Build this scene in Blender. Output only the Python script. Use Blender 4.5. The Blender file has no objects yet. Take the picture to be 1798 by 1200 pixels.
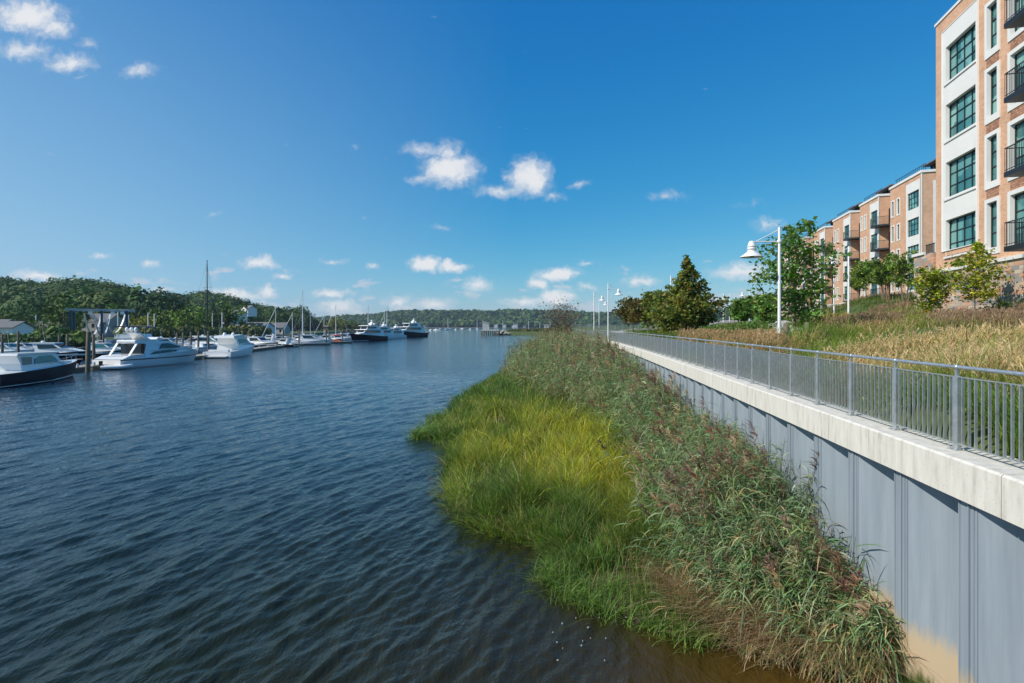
import bpy, math, random
import numpy as np
from math import sin, cos, pi, radians, sqrt, atan2
S = bpy.context.scene
COL = S.collection
# ------------------------------------------------------------------ camera
CAMZ = 5.2
cd = bpy.data.cameras.new('camera'); cam = bpy.data.objects.new('camera', cd); COL.objects.link(cam)
cam.location = (0, 0, CAMZ); cam.rotation_euler = (radians(90), 0, 0)
cd.sensor_width = 36; cd.lens = 20.02; cd.shift_y = -0.015
cd.clip_start = 0.1; cd.clip_end = 9000
S.camera = cam
S.view_settings.view_transform = 'Standard'; S.view_settings.look = 'None'
S.view_settings.exposure = 0.0; S.view_settings.gamma = 1
# ------------------------------------------------------------------ sun and sky
SUN_EL, SUN_AZ = 40.0, -22.0          # azimuth: degrees ahead of due left (-X towards +Y)
sdir = (-cos(radians(SUN_AZ))*cos(radians(SUN_EL)), sin(radians(SUN_AZ))*cos(radians(SUN_EL)), sin(radians(SUN_EL)))
sl = bpy.data.lights.new('sun', 'SUN'); sl.energy = 4.7; sl.angle = radians(0.5); sl.color = (1.0, 0.93, 0.82)
so = bpy.data.objects.new('sun', sl); COL.objects.link(so)
from mathutils import Vector
so.rotation_euler = Vector(sdir).to_track_quat('Z', 'Y').to_euler()
W = bpy.data.worlds.new("World"); S.world = W; W.use_nodes = True
def world():
    nt = W.node_tree; nt.nodes.clear(); N = nt.nodes.new; L = nt.links.new
    out = N('ShaderNodeOutputWorld'); bg = N('ShaderNodeBackground'); bg.inputs[1].default_value = 0.11
    L(bg.outputs[0], out.inputs[0])
    sky = N('ShaderNodeTexSky'); sky.sky_type = 'NISHITA'; sky.sun_disc = False
    sky.sun_elevation = radians(SUN_EL); sky.sun_rotation = atan2(sdir[0], sdir[1])
    sky.air_density = 1.0; sky.dust_density = 0.15; sky.ozone_density = 1.5; sky.altitude = 0
    def math_(op, a, b=None, c=None, cl=False):
        n = N('ShaderNodeMath'); n.operation = op; n.use_clamp = cl
        for i, v in enumerate((a, b, c)):
            if v is None: continue
            if isinstance(v, (int, float)): n.inputs[i].default_value = v
            else: L(v, n.inputs[i])
        return n.outputs[0]
    sr = N('ShaderNodeSeparateColor'); L(sky.outputs[0], sr.inputs[0]); cr = N('ShaderNodeCombineColor')
    for i, (k, g) in enumerate(((.68, 1.88), (.72, .86), (.83, .47))):   # deep polarised blue
        L(math_('MULTIPLY', math_('POWER', math_('MULTIPLY', sr.outputs[i], .11), g), k/.11), cr.inputs[i])
    tc = N('ShaderNodeTexCoord'); sep = N('ShaderNodeSeparateXYZ'); L(tc.outputs['Generated'], sep.inputs[0])
    yy = math_('MAXIMUM', sep.outputs[1], 0.05)
    u = math_('DIVIDE', sep.outputs[0], yy); v = math_('DIVIDE', sep.outputs[2], yy)
    # paler, hazier air towards the sun's side of the sky
    fz_ = math_('MULTIPLY', math_('MULTIPLY', sep.outputs[0], -1.0), math_('MULTIPLY_ADD', sep.outputs[2], -1.6, 1.0, cl=True), cl=True)
    pale = N('ShaderNodeMix'); pale.data_type = 'RGBA'; L(fz_, pale.inputs[0]); L(cr.outputs[0], pale.inputs[6]); pale.inputs[7].default_value = (3.8, 5.35, 7.2, 1)
    uv = N('ShaderNodeCombineXYZ'); L(u, uv.inputs[0]); L(v, uv.inputs[1])
    # slow warp so that the cloud edges billow
    nz = N('ShaderNodeTexNoise'); nz.inputs['Scale'].default_value = 26; nz.inputs['Detail'].default_value = 5; nz.inputs['Roughness'].default_value = .62
    L(uv.outputs[0], nz.inputs['Vector'])
    sb = N('ShaderNodeVectorMath'); sb.operation = 'SUBTRACT'; L(nz.outputs['Color'], sb.inputs[0]); sb.inputs[1].default_value = (.5, .5, .5)
    sc = N('ShaderNodeVectorMath'); sc.operation = 'MULTIPLY'; L(sb.outputs[0], sc.inputs[0]); sc.inputs[1].default_value = (.042, .03, 0)
    ad = N('ShaderNodeVectorMath'); ad.operation = 'ADD'; L(uv.outputs[0], ad.inputs[0]); L(sc.outputs[0], ad.inputs[1])
    acc = None
    for (px, py, rx, ry, w) in CLOUDS:
        if py > 440: w *= 1.22; rx *= 1.08
        s = N('ShaderNodeVectorMath'); s.operation = 'SUBTRACT'; L(ad.outputs[0], s.inputs[0]); s.inputs[1].default_value = ((px-899)/1000, (573-py)/1000, 0)
        m = N('ShaderNodeVectorMath'); m.operation = 'MULTIPLY'; L(s.outputs[0], m.inputs[0]); m.inputs[1].default_value = (770/rx, 770/ry, 0)
        l = N('ShaderNodeVectorMath'); l.operation = 'LENGTH'; L(m.outputs[0], l.inputs[0])
        d = math_('MULTIPLY_ADD', l.outputs['Value'], -w, w)
        acc = d if acc is None else math_('MAXIMUM', acc, d)
    # fine wisps eat into the masks
    n2 = N('ShaderNodeTexNoise'); n2.inputs['Scale'].default_value = 60; n2.inputs['Detail'].default_value = 6; n2.inputs['Roughness'].default_value = .6
    L(ad.outputs[0], n2.inputs['Vector'])
    dens = math_('ADD', acc, math_('MULTIPLY_ADD', n2.outputs['Fac'], 1.2, -.66))
    ramp = N('ShaderNodeMapRange'); ramp.interpolation_type = 'SMOOTHSTEP'; L(dens, ramp.inputs[0]); ramp.inputs[1].default_value = -.02; ramp.inputs[2].default_value = 1.25; ramp.inputs[4].default_value = .95
    # small humilis row low over the horizon
    vs = N('ShaderNodeCombineXYZ'); L(math_('MULTIPLY', u, 11), vs.inputs[0]); L(math_('MULTIPLY', v, 30), vs.inputs[1])
    n3 = N('ShaderNodeTexNoise'); n3.inputs['Scale'].default_value = 1.5; n3.inputs['Detail'].default_value = 6; n3.inputs['Roughness'].default_value = .55; L(vs.outputs[0], n3.inputs['Vector'])
    band = N('ShaderNodeMapRange'); L(v, band.inputs[0]); band.inputs[1].default_value = .15; band.inputs[2].default_value = .02; band.inputs[3].default_value = -.20; band.inputs[4].default_value = .02
    lowd = math_('ADD', n3.outputs['Fac'], band.outputs[0])
    low = N('ShaderNodeMapRange'); low.interpolation_type = 'SMOOTHSTEP'; L(lowd, low.inputs[0]); low.inputs[1].default_value = .48; low.inputs[2].default_value = .62; low.inputs[4].default_value = .7
    fac = math_('MAXIMUM', ramp.outputs[0], low.outputs[0])
    front = N('ShaderNodeMapRange'); L(sep.outputs[1], front.inputs[0]); front.inputs[1].default_value = .05; front.inputs[2].default_value = .2
    up = N('ShaderNodeMapRange'); L(v, up.inputs[0]); up.inputs[1].default_value = -.005; up.inputs[2].default_value = .01; fac = math_('MULTIPLY', fac, up.outputs[0])
    fac = math_('MULTIPLY', fac, front.outputs[0])
    shade = N('ShaderNodeMapRange'); L(dens, shade.inputs[0]); shade.inputs[1].default_value = 0; shade.inputs[2].default_value = .9
    cc = N('ShaderNodeMix'); cc.data_type = 'RGBA'; L(shade.outputs[0], cc.inputs[0]); cc.inputs[6].default_value = CLOUD_A; cc.inputs[7].default_value = CLOUD_B
    mx = N('ShaderNodeMix'); mx.data_type = 'RGBA'; L(fac, mx.inputs[0]); L(pale.outputs[2], mx.inputs[6]); L(cc.outputs[2], mx.inputs[7])
    L(mx.outputs[2], bg.inputs[0])
CLOUD_A = (5.2, 5.8, 6.6, 1); CLOUD_B = (7.6, 7.7, 7.9, 1)
CLOUDS = [(50,28,75,34,1.5),(95,52,40,20,1.1),(40,88,60,20,1.0),(120,112,55,20,1.1),(155,78,26,12,.6),(244,126,34,17,1.0),
 (742,262,42,15,.95),(785,268,30,24,1.0),(790,298,55,34,1.6),(745,314,34,12,.8),(930,312,40,38,1.6),(880,336,60,12,1.0),(968,345,26,10,.8),
 (1018,325,18,10,.8),(1170,345,40,10,.7),(375,378,16,8,.6),(620,262,14,5,.4),(455,462,34,13,1.1),(745,463,28,16,1.4),(790,468,34,11,1.1),(840,500,26,18,1.0),
 (980,482,42,13,1.3),(944,497,22,14,1.1),(975,522,34,18,1.4),(925,532,50,12,.9),(582,516,40,10,1.0),(495,487,18,9,.9),(467,510,22,14,1.0),
 (410,520,60,14,1.1),(595,540,46,16,.9),(700,530,30,14,.9),(765,533,34,16,.9),(655,468,12,8,.7),(585,459,26,7,.7),(1125,491,34,11,.9),(1300,478,60,20,1.0),(1315,468,40,12,.9),
 (1350,396,32,14,.8),(1030,462,20,8,.6),(66,486,46,11,1.0),(265,461,18,8,.7),(178,451,30,6,.6),(285,511,26,9,.8),(1030,505,24,9,.7),(775,400,22,6,.5),(1320,360,26,8,.4)]
# ------------------------------------------------------------------ helpers
def PX(px, Y): return (px-899)/1000*Y
def PZ(py, Y): return CAMZ-(py-573)*Y/1000
class MB:
    def __init__(s): s.v = []; s.f = []; s.m = []; s.cm = 0; s.sm = []
    def add(s, vs, fs, smooth=False):
        b = len(s.v); s.v.extend(vs)
        for f in fs: s.f.append(tuple(b+i for i in f)); s.m.append(s.cm); s.sm.append(smooth)
    def box(s, x0, x1, y0, y1, z0, z1):
        s.add([(x0,y0,z0),(x1,y0,z0),(x1,y1,z0),(x0,y1,z0),(x0,y0,z1),(x1,y0,z1),(x1,y1,z1),(x0,y1,z1)],
              [(0,3,2,1),(4,5,6,7),(0,1,5,4),(1,2,6,5),(2,3,7,6),(3,0,4,7)])
    def bar(s, p, q, w, h, up=(0,0,1)):
        p = Vector(p); q = Vector(q); d = (q-p).normalized(); r = d.cross(Vector(up))
        if r.length < 1e-4: r = d.cross(Vector((1,0,0)))
        r.normalize(); t = r.cross(d); r *= w/2; t *= h/2
        vs = [tuple(a+i*r+j*t) for a in (p, q) for (i, j) in ((-1,-1),(1,-1),(1,1),(-1,1))]
        s.add(vs, [(0,1,2,3),(7,6,5,4),(0,4,5,1),(1,5,6,2),(2,6,7,3),(3,7,4,0)])
    def tube(s, pts, r, n=8, caps=True, smooth=True):
        pts = [Vector(p) for p in pts]; k = len(pts)
        rs = r if isinstance(r, (list, tuple)) else [r]*k
        vs = []; prev = None
        for i, p in enumerate(pts):
            d = (pts[min(i+1,k-1)]-pts[max(i-1,0)])
            d = d.normalized() if d.length > 1e-9 else Vector((0,0,1))
            a = (prev if prev else (Vector((1,0,0)) if abs(d.x) < .9 else Vector((0,1,0))))
            a = (a-d*a.dot(d)).normalized(); prev = a; b = d.cross(a)
            for j in range(n):
                t = 2*pi*j/n; vs.append(tuple(p+(a*cos(t)+b*sin(t))*rs[i]))
        fs = []
        for i in range(k-1):
            for j in range(n): fs.append((i*n+j, i*n+(j+1)%n, (i+1)*n+(j+1)%n, (i+1)*n+j))
        s.add(vs, fs, smooth)
        if caps:
            s.add(vs[:n], [tuple(range(n-1,-1,-1))]); s.add(vs[-n:], [tuple(range(n))])
    def lathe(s, prof, c=(0,0,0), n=16, smooth=True):
        vs = []
        for (r, z) in prof:
            for j in range(n): vs.append((c[0]+r*cos(2*pi*j/n), c[1]+r*sin(2*pi*j/n), c[2]+z))
        fs = []
        for i in range(len(prof)-1):
            for j in range(n): fs.append((i*n+j, i*n+(j+1)%n, (i+1)*n+(j+1)%n, (i+1)*n+j))
        s.add(vs, fs, smooth)
    def prism(s, poly, z0, z1):
        n = len(poly); vs = [(x,y,z0) for x,y in poly]+[(x,y,z1) for x,y in poly]
        s.add(vs, [tuple(range(n-1,-1,-1)), tuple(range(n,2*n))]+[(i,(i+1)%n,n+(i+1)%n,n+i) for i in range(n)])
    def slab(s, poly, wf, y=None):
        """side profile poly [(x,z)] across the beam; wf(x,z) half width"""
        n = len(poly); vs = [(x,-wf(x,z),z) for x,z in poly]+[(x,wf(x,z),z) for x,z in poly]
        s.add(vs, [tuple(range(n)), tuple(range(2*n-1,n-1,-1))]+[((i+1)%n,i,n+i,n+(i+1)%n) for i in range(n)])
    def build(s, name, mats, parent=None, bevel=0):
        me = bpy.data.meshes.new(name); me.from_pydata([tuple(v) for v in s.v], [], s.f)
        if not isinstance(mats, (list, tuple)): mats = [mats]
        for m in mats: me.materials.append(m)
        if len(s.f):
            me.polygons.foreach_set('material_index', s.m); me.polygons.foreach_set('use_smooth', s.sm)
        me.update()
        o = bpy.data.objects.new(name, me); COL.objects.link(o)
        if parent: o.parent = parent
        if bevel:
            b = o.modifiers.new('bevel', 'BEVEL'); b.width = bevel; b.segments = 2; b.limit_method = 'ANGLE'
        return o
def tag(o, label=None, cat=None, group=None, kind=None):
    if label: o['label'] = label
    if cat: o['category'] = cat
    if group: o['group'] = group
    if kind: o['kind'] = kind
    return o
def thing(name, label, cat, loc=(0,0,0), rz=0, group=None):
    o = bpy.data.objects.new(name, None); o.empty_display_size = .3; COL.objects.link(o)
    o.location = loc; o.rotation_euler = (0,0,rz); return tag(o, label, cat, group)
def dup(root, loc, rz, label, scale=None):
    def rec(o, par):
        c = o.copy(); COL.objects.link(c)
        if par: c.parent = par
        for ch in KIDS.get(o.name, o.children): rec(ch, c)
        return c
    r = rec(root, None); r.location = loc; r.rotation_euler = (0,0,rz); r['label'] = label
    if scale: r.scale = (scale,)*3 if isinstance(scale, (int,float)) else scale
    return r
KIDS = {}
def quads(name, V, C, mat, parent=None):
    """V (N,4,3) quads, C (N,3) colour per quad"""
    n = len(V); me = bpy.data.meshes.new(name)
    me.vertices.add(n*4); me.vertices.foreach_set('co', V.reshape(-1).astype(np.float32))
    me.loops.add(n*4); me.loops.foreach_set('vertex_index', np.arange(n*4, dtype=np.int32))
    me.polygons.add(n); me.polygons.foreach_set('loop_start', np.arange(0, n*4, 4, dtype=np.int32))
    me.update(calc_edges=True)
    a = me.color_attributes.new('Col', 'FLOAT_COLOR', 'POINT')
    c4 = np.ones((n, 4, 4), np.float32); c4[:,:,:3] = C[:,None,:]; a.data.foreach_set('color', c4.reshape(-1))
    me.materials.append(mat); o = bpy.data.objects.new(name, me); COL.objects.link(o)
    if parent: o.parent = parent
    return o
def strips(P, Wd, C, side=None):
    """P (N,K,3) centre lines, Wd (N,K) half widths, C (N,3) -> quads (N*(K-1),4,3)"""
    d = P[:,-1]-P[:,0]; 
    if side is None:
        side = np.cross(d, rng.normal(size=d.shape)); 
    side = side/(np.linalg.norm(side, axis=1, keepdims=True)+1e-9)
    Lf = P-side[:,None,:]*Wd[:,:,None]; Rt = P+side[:,None,:]*Wd[:,:,None]
    Q = np.stack([Lf[:,:-1], Rt[:,:-1], Rt[:,1:], Lf[:,1:]], axis=2)
    return Q.reshape(-1,4,3), np.repeat(C, P.shape[1]-1, axis=0)
def blades(B, az, H, w, bend, C, K=4, lean=None):
    """grass blades from base points B (N,3): height H, drooping over towards azimuth az by bend*H"""
    N = len(B); t = np.linspace(0, 1, K)[None,:]
    hx = np.cos(az)[:,None]; hy = np.sin(az)[:,None]
    out = (t**2)*(bend*H)[:,None]; up = t*H[:,None]*(1-.35*np.clip(bend,0,2)[:,None]*t**2)
    P = np.zeros((N,K,3)); P[:,:,0] = B[:,0:1]+hx*out; P[:,:,1] = B[:,1:2]+hy*out; P[:,:,2] = B[:,2:3]+up
    if lean is not None: P[:,:,0] += lean[0]*t*H[:,None]; P[:,:,1] += lean[1]*t*H[:,None]
    Wd = w[:,None]*np.clip(1.05-t**1.8, .08, 1)
    th = az+pi/2+rng.normal(size=N)*.6; side = np.stack([np.cos(th), np.sin(th), 0*th], 1)
    return strips(P, Wd, C, side)
rng = np.random.default_rng(7)
def vary(base, n, s=.25, hue=.12):
    base = np.array(base, float); k = np.exp(rng.normal(size=(n,1))*s); h = np.exp(rng.normal(size=(n,3))*hue)
    return np.clip(base[None,:]*k*h, 0, .95)
def pick(pal, p, n, s=.22, hue=.08):
    idx = rng.choice(len(pal), size=n, p=np.array(p)/sum(p)); return np.clip(np.array(pal)[idx]*np.exp(rng.normal(size=(n,1))*s)*np.exp(rng.normal(size=(n,3))*hue), 0, .95)
# ------------------------------------------------------------------ materials
def mat(name, col, rough=.6, metal=0, spec=.5, noise=None, bump=None, coat=0, emit=None):
    m = bpy.data.materials.new(name); m.use_nodes = True; nt = m.node_tree; b = nt.nodes['Principled BSDF']
    b.inputs['Base Color'].default_value = (*col, 1); b.inputs['Roughness'].default_value = rough; b.inputs['Metallic'].default_value = metal
    b.inputs['Specular IOR Level'].default_value = spec; b.inputs['Coat Weight'].default_value = coat
    if noise or bump:
        tc = nt.nodes.new('ShaderNodeTexCoord')
    if noise:    # (scale, amount, detail)
        n = nt.nodes.new('ShaderNodeTexNoise'); n.inputs['Scale'].default_value = noise[0]; n.inputs['Detail'].default_value = 6; n.inputs['Roughness'].default_value = .65
        nt.links.new(tc.outputs['Object'], n.inputs['Vector'])
        mr = nt.nodes.new('ShaderNodeMapRange'); mr.inputs[1].default_value = .3; mr.inputs[2].default_value = .7; mr.inputs[3].default_value = 1-noise[1]; mr.inputs[4].default_value = 1+noise[1]
        nt.links.new(n.outputs['Fac'], mr.inputs[0])
        mx = nt.nodes.new('ShaderNodeMix'); mx.data_type = 'RGBA'; mx.blend_type = 'MULTIPLY'; mx.inputs[0].default_value = 1; mx.inputs[6].default_value = (*col, 1)
        nt.links.new(mr.outputs[0], mx.inputs[7]); nt.links.new(mx.outputs[2], b.inputs['Base Color'])
    if bump:
        n = nt.nodes.new('ShaderNodeTexNoise'); n.inputs['Scale'].default_value = bump[0]; n.inputs['Detail'].default_value = 5
        nt.links.new(tc.outputs['Object'], n.inputs['Vector'])
        bp = nt.nodes.new('ShaderNodeBump'); bp.inputs['Strength'].default_value = bump[1]; bp.inputs['Distance'].default_value = bump[2] if len(bump) > 2 else .05
        nt.links.new(n.outputs['Fac'], bp.inputs['Height']); nt.links.new(bp.outputs[0], b.inputs['Normal'])
    return m
def foliage_mat(name, trans=.35, rough=.55):
    m = bpy.data.materials.new(name); m.use_nodes = True; nt = m.node_tree; b = nt.nodes['Principled BSDF']; N = nt.nodes.new; L = nt.links.new
    a = N('ShaderNodeAttribute'); a.attribute_name = 'Col'; L(a.outputs['Color'], b.inputs['Base Color']); b.inputs['Roughness'].default_value = rough
    b.inputs['Specular IOR Level'].default_value = .35
    t = N('ShaderNodeBsdfTranslucent'); g = N('ShaderNodeMix'); g.data_type = 'RGBA'; g.blend_type = 'MULTIPLY'; g.inputs[0].default_value = 1
    L(a.outputs['Color'], g.inputs[6]); g.inputs[7].default_value = (1.25, 1.35, .7, 1); L(g.outputs[2], t.inputs[0])
    mx = N('ShaderNodeMixShader'); mx.inputs[0].default_value = trans; L(b.outputs[0], mx.inputs[1]); L(t.outputs[0], mx.inputs[2])
    L(mx.outputs[0], nt.nodes['Material Output'].inputs[0]); return m
def brick_mat(name, c1, c2, mortar, bw, bh, off=.5, ms=.01, rough=.85, hues=None, rot=True):
    m = bpy.data.materials.new(name); m.use_nodes = True; nt = m.node_tree; b = nt.nodes['Principled BSDF']; N = nt.nodes.new; L = nt.links.new
    tc = N('ShaderNodeTexCoord'); sp = N('ShaderNodeSeparateXYZ'); L(tc.outputs['Object'], sp.inputs[0])
    ad = N('ShaderNodeMath'); ad.operation = 'ADD'; L(sp.outputs[0], ad.inputs[0]); L(sp.outputs[1], ad.inputs[1])
    cb = N('ShaderNodeCombineXYZ'); L(ad.outputs[0], cb.inputs[0]); L(sp.outputs[2], cb.inputs[1])
    bt = N('ShaderNodeTexBrick'); L(cb.outputs[0], bt.inputs['Vector']); bt.inputs['Color1'].default_value = (*c1,1); bt.inputs['Color2'].default_value = (*c2,1); bt.inputs['Mortar'].default_value = (*mortar,1)
    bt.inputs['Scale'].default_value = 1; bt.inputs['Mortar Size'].default_value = ms; bt.inputs['Brick Width'].default_value = bw; bt.inputs['Row Height'].default_value = bh; bt.offset = off
    bt.inputs['Mortar Smooth'].default_value = .2; bt.inputs['Bias'].default_value = 0
    col = bt.outputs['Color']
    if hues:   # a second random set of tones, block by block
        b2 = N('ShaderNodeTexBrick'); L(cb.outputs[0], b2.inputs['Vector']); b2.inputs['Color1'].default_value = (0,0,0,1); b2.inputs['Color2'].default_value = (1,1,1,1); b2.inputs['Mortar'].default_value = (.5,.5,.5,1)
        b2.inputs['Scale'].default_value = 1; b2.inputs['Mortar Size'].default_value = ms; b2.inputs['Brick Width'].default_value = bw; b2.inputs['Row Height'].default_value = bh; b2.offset = off
        rp = N('ShaderNodeValToRGB'); rp.color_ramp.interpolation = 'CONSTANT'; L(b2.outputs['Color'], rp.inputs[0])
        e = rp.color_ramp.elements; e[0].color = (*hues[0],1); e[1].position = .22; e[1].color = (*hues[1],1)
        for i, h in enumerate(hues[2:]): x = e.new(.22+.78*(i+1)/(len(hues)-1)); x.color = (*h,1)
        mm = N('ShaderNodeMix'); mm.data_type = 'RGBA'; L(bt.outputs['Fac'], mm.inputs[0]); L(rp.outputs[0], mm.inputs[6]); mm.inputs[7].default_value = (*mortar,1); col = mm.outputs[2]
    n = N('ShaderNodeTexNoise'); n.inputs['Scale'].default_value = .9; n.inputs['Detail'].default_value = 6; L(tc.outputs['Object'], n.inputs['Vector'])
    mr = N('ShaderNodeMapRange'); mr.inputs[1].default_value = .3; mr.inputs[2].default_value = .7; mr.inputs[3].default_value = .86; mr.inputs[4].default_value = 1.12; L(n.outputs['Fac'], mr.inputs[0])
    mx = N('ShaderNodeMix'); mx.data_type = 'RGBA'; mx.blend_type = 'MULTIPLY'; mx.inputs[0].default_value = 1; L(col, mx.inputs[6]); L(mr.outputs[0], mx.inputs[7]); L(mx.outputs[2], b.inputs['Base Color'])
    bp = N('ShaderNodeBump'); bp.invert = True; bp.inputs['Strength'].default_value = .5; bp.inputs['Distance'].default_value = .02; L(bt.outputs['Fac'], bp.inputs['Height']); L(bp.outputs[0], b.inputs['Normal'])
    b.inputs['Roughness'].default_value = rough; return m
M = {}
M['concrete'] = mat('concrete', (.56,.53,.46), .85, noise=(2.2,.16), bump=(14,.25,.02))
M['white'] = mat('white_paint', (.78,.78,.76), .45)
M['white_render'] = mat('white_render', (.76,.75,.71), .75, noise=(.7,.05))
M['gel'] = mat('gelcoat', (.80,.80,.78), .2, coat=.4)
M['navy'] = mat('navy_gelcoat', (.006,.008,.018), .5, spec=.2)
M['black'] = mat('black_metal', (.018,.02,.022), .45)
M['dglass'] = mat('dark_glass', (.012,.02,.025), .06, spec=.8)
M['gglass'] = mat('green_glass', (.02,.16,.15), .08, spec=.8)
M['galv'] = mat('galvanised_steel', (.54,.57,.58), .36, metal=.65, noise=(9,.22), bump=(60,.08,.003))
M['wood'] = mat('weathered_pile', (.17,.14,.10), .9, noise=(3,.35), bump=(18,.5,.02))
M['dock'] = mat('dock_boards', (.38,.34,.28), .85, noise=(2,.2))
M['rock'] = mat('rock', (.42,.36,.28), .9, noise=(1.2,.3), bump=(3,.6,.1))
M['teal_bay'] = mat('blue_steel', (.012,.06,.11), .45)
M['orange'] = mat('orange_paint', (.65,.11,.035), .4)
M['canvas'] = mat('navy_canvas', (.02,.03,.07), .8)
M['tan'] = mat('tan_canvas', (.42,.34,.25), .85)
M['roof'] = mat('grey_shingle', (.16,.16,.16), .9, noise=(3,.2))
M['siding'] = mat('grey_siding', (.40,.40,.38), .8)
M['skin'] = mat('skin', (.45,.27,.19), .6)
M['hair'] = mat('dark_hair', (.03,.02,.015), .7)
M['redbrown'] = mat('teak', (.25,.11,.05), .5)
M['rubber'] = mat('rubber', (.03,.03,.03), .8)
M['bark'] = mat('bark', (.16,.13,.10), .9, noise=(6,.3), bump=(25,.5,.02))
M['leaf'] = foliage_mat('leaves', .32)
M['grass'] = foliage_mat('grass_blades', .35)
M['far_leaf'] = foliage_mat('far_foliage', .12, .8)
M['brick'] = brick_mat('brick', (.72,.42,.25), (.60,.31,.18), (.64,.50,.37), .22, .075, ms=.008)
M['stone'] = brick_mat('ledge_stone', (.5,.4,.3), (.4,.3,.2), (.32,.27,.21), .55, .19, off=.37, ms=.012,
     hues=[(.30,.30,.29),(.56,.40,.28),(.62,.34,.22),(.52,.43,.33),(.66,.46,.32),(.42,.27,.19),(.58,.50,.40)])
world()
# ------------------------------------------------------------------ wall line
def wx(Y):                       # outer edge of the cap
    if Y <= 62: return 4.55+.122*Y-.00040*Y*Y
    return wx(62)+(Y-62)*(-.045)
WEND = 88.0
# ------------------------------------------------------------------ water
def grid_mesh(name, X, Y, Z, mats, smooth=True):
    r, c = X.shape; me = bpy.data.meshes.new(name); V = np.stack([X,Y,Z], -1).reshape(-1,3)
    me.vertices.add(r*c); me.vertices.foreach_set('co', V.reshape(-1).astype(np.float32))
    i = (np.arange(r-1)[:,None]*c+np.arange(c-1)[None,:]).reshape(-1); q = np.stack([i,i+1,i+c+1,i+c],1).astype(np.int32)
    me.loops.add(q.size); me.loops.foreach_set('vertex_index', q.reshape(-1)); me.polygons.add(len(q)); me.polygons.foreach_set('loop_start', np.arange(0,q.size,4,dtype=np.int32))
    me.polygons.foreach_set('use_smooth', np.full(len(q), smooth)); me.update(calc_edges=True)
    for m in (mats if isinstance(mats, list) else [mats]): me.materials.append(m)
    o = bpy.data.objects.new(name, me); COL.objects.link(o); return o
def water():
    m = bpy.data.materials.new('water'); m.use_nodes = True; nt = m.node_tree; b = nt.nodes['Principled BSDF']; N = nt.nodes.new; L = nt.links.new
    b.inputs['Roughness'].default_value = .06; b.inputs['IOR'].default_value = 1.33; b.inputs['Specular IOR Level'].default_value = .5
    tc = N('ShaderNodeTexCoord')
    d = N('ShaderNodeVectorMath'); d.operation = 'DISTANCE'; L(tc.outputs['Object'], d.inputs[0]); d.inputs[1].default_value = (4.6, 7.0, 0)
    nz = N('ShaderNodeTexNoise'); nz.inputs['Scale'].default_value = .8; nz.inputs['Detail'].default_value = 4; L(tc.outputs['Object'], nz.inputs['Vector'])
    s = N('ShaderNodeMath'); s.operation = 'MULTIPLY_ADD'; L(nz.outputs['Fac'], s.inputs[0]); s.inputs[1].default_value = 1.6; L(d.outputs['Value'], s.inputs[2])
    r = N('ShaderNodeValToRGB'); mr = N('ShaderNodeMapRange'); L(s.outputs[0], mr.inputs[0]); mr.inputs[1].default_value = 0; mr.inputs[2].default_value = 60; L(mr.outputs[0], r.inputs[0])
    e = r.color_ramp.elements; e[0].position = .03; e[0].color = (.080,.046,.008,1); e[1].position = 1; e[1].color = (.010,.046,.082,1)   # silty shallows by the bank, farther out sky reflection painted in as blue
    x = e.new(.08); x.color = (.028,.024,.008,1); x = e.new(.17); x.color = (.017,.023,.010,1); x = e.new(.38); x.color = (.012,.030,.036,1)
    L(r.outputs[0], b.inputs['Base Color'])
    mp = N('ShaderNodeMapping'); mp.inputs['Rotation'].default_value = (0,0,radians(-28)); mp.inputs['Scale'].default_value = (1, .45, 1); L(tc.outputs['Object'], mp.inputs[0])
    n1 = N('ShaderNodeTexNoise'); n1.inputs['Scale'].default_value = 7; n1.inputs['Detail'].default_value = 4; n1.inputs['Roughness'].default_value = .6; L(mp.outputs[0], n1.inputs['Vector'])
    b1 = N('ShaderNodeBump'); b1.inputs['Strength'].default_value = .9; b1.inputs['Distance'].default_value = .035; L(n1.outputs['Fac'], b1.inputs['Height'])
    n2 = N('ShaderNodeTexNoise'); n2.inputs['Scale'].default_value = 1.1; n2.inputs['Detail'].default_value = 5; n2.inputs['Roughness'].default_value = .55; L(mp.outputs[0], n2.inputs['Vector'])
    b2 = N('ShaderNodeBump'); b2.inputs['Strength'].default_value = .6; b2.inputs['Distance'].default_value = .16; L(n2.outputs['Fac'], b2.inputs['Height']); L(b1.outputs[0], b2.inputs['Normal'])
    # broad calmer lanes and gusts
    n3 = N('ShaderNodeTexNoise'); n3.inputs['Scale'].default_value = .035; n3.inputs['Detail'].default_value = 3; L(mp.outputs[0], n3.inputs['Vector'])
    g = N('ShaderNodeMapRange'); L(n3.outputs['Fac'], g.inputs[0]); g.inputs[1].default_value = .35; g.inputs[2].default_value = .65; g.inputs[3].default_value = .35; g.inputs[4].default_value = .95; L(g.outputs[0], b2.inputs['Strength'])
    n4 = N('ShaderNodeTexNoise'); n4.inputs['Scale'].default_value = .42; n4.inputs['Detail'].default_value = 6; n4.inputs['Roughness'].default_value = .62; L(mp.outputs[0], n4.inputs['Vector'])
    b4 = N('ShaderNodeBump'); b4.inputs['Strength'].default_value = .55; b4.inputs['Distance'].default_value = .35; L(n4.outputs['Fac'], b4.inputs['Height']); L(b2.outputs[0], b4.inputs['Normal'])
    L(b4.outputs[0], b.inputs['Normal'])
    ys = [-60,-30,-15,-8,-4,-1,1,2.0]; y = 2.6
    while y < 75: ys.append(y); y += .022+y*.0052
    while y < 4000: ys.append(y); y *= 1.05
    ys.append(7000)
    ys = np.array(ys); a = np.concatenate([[-6,-4,-2.5,-1.6,-1.2], np.linspace(-.98,.78,470), [1.1,1.6,3,5]])
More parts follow.
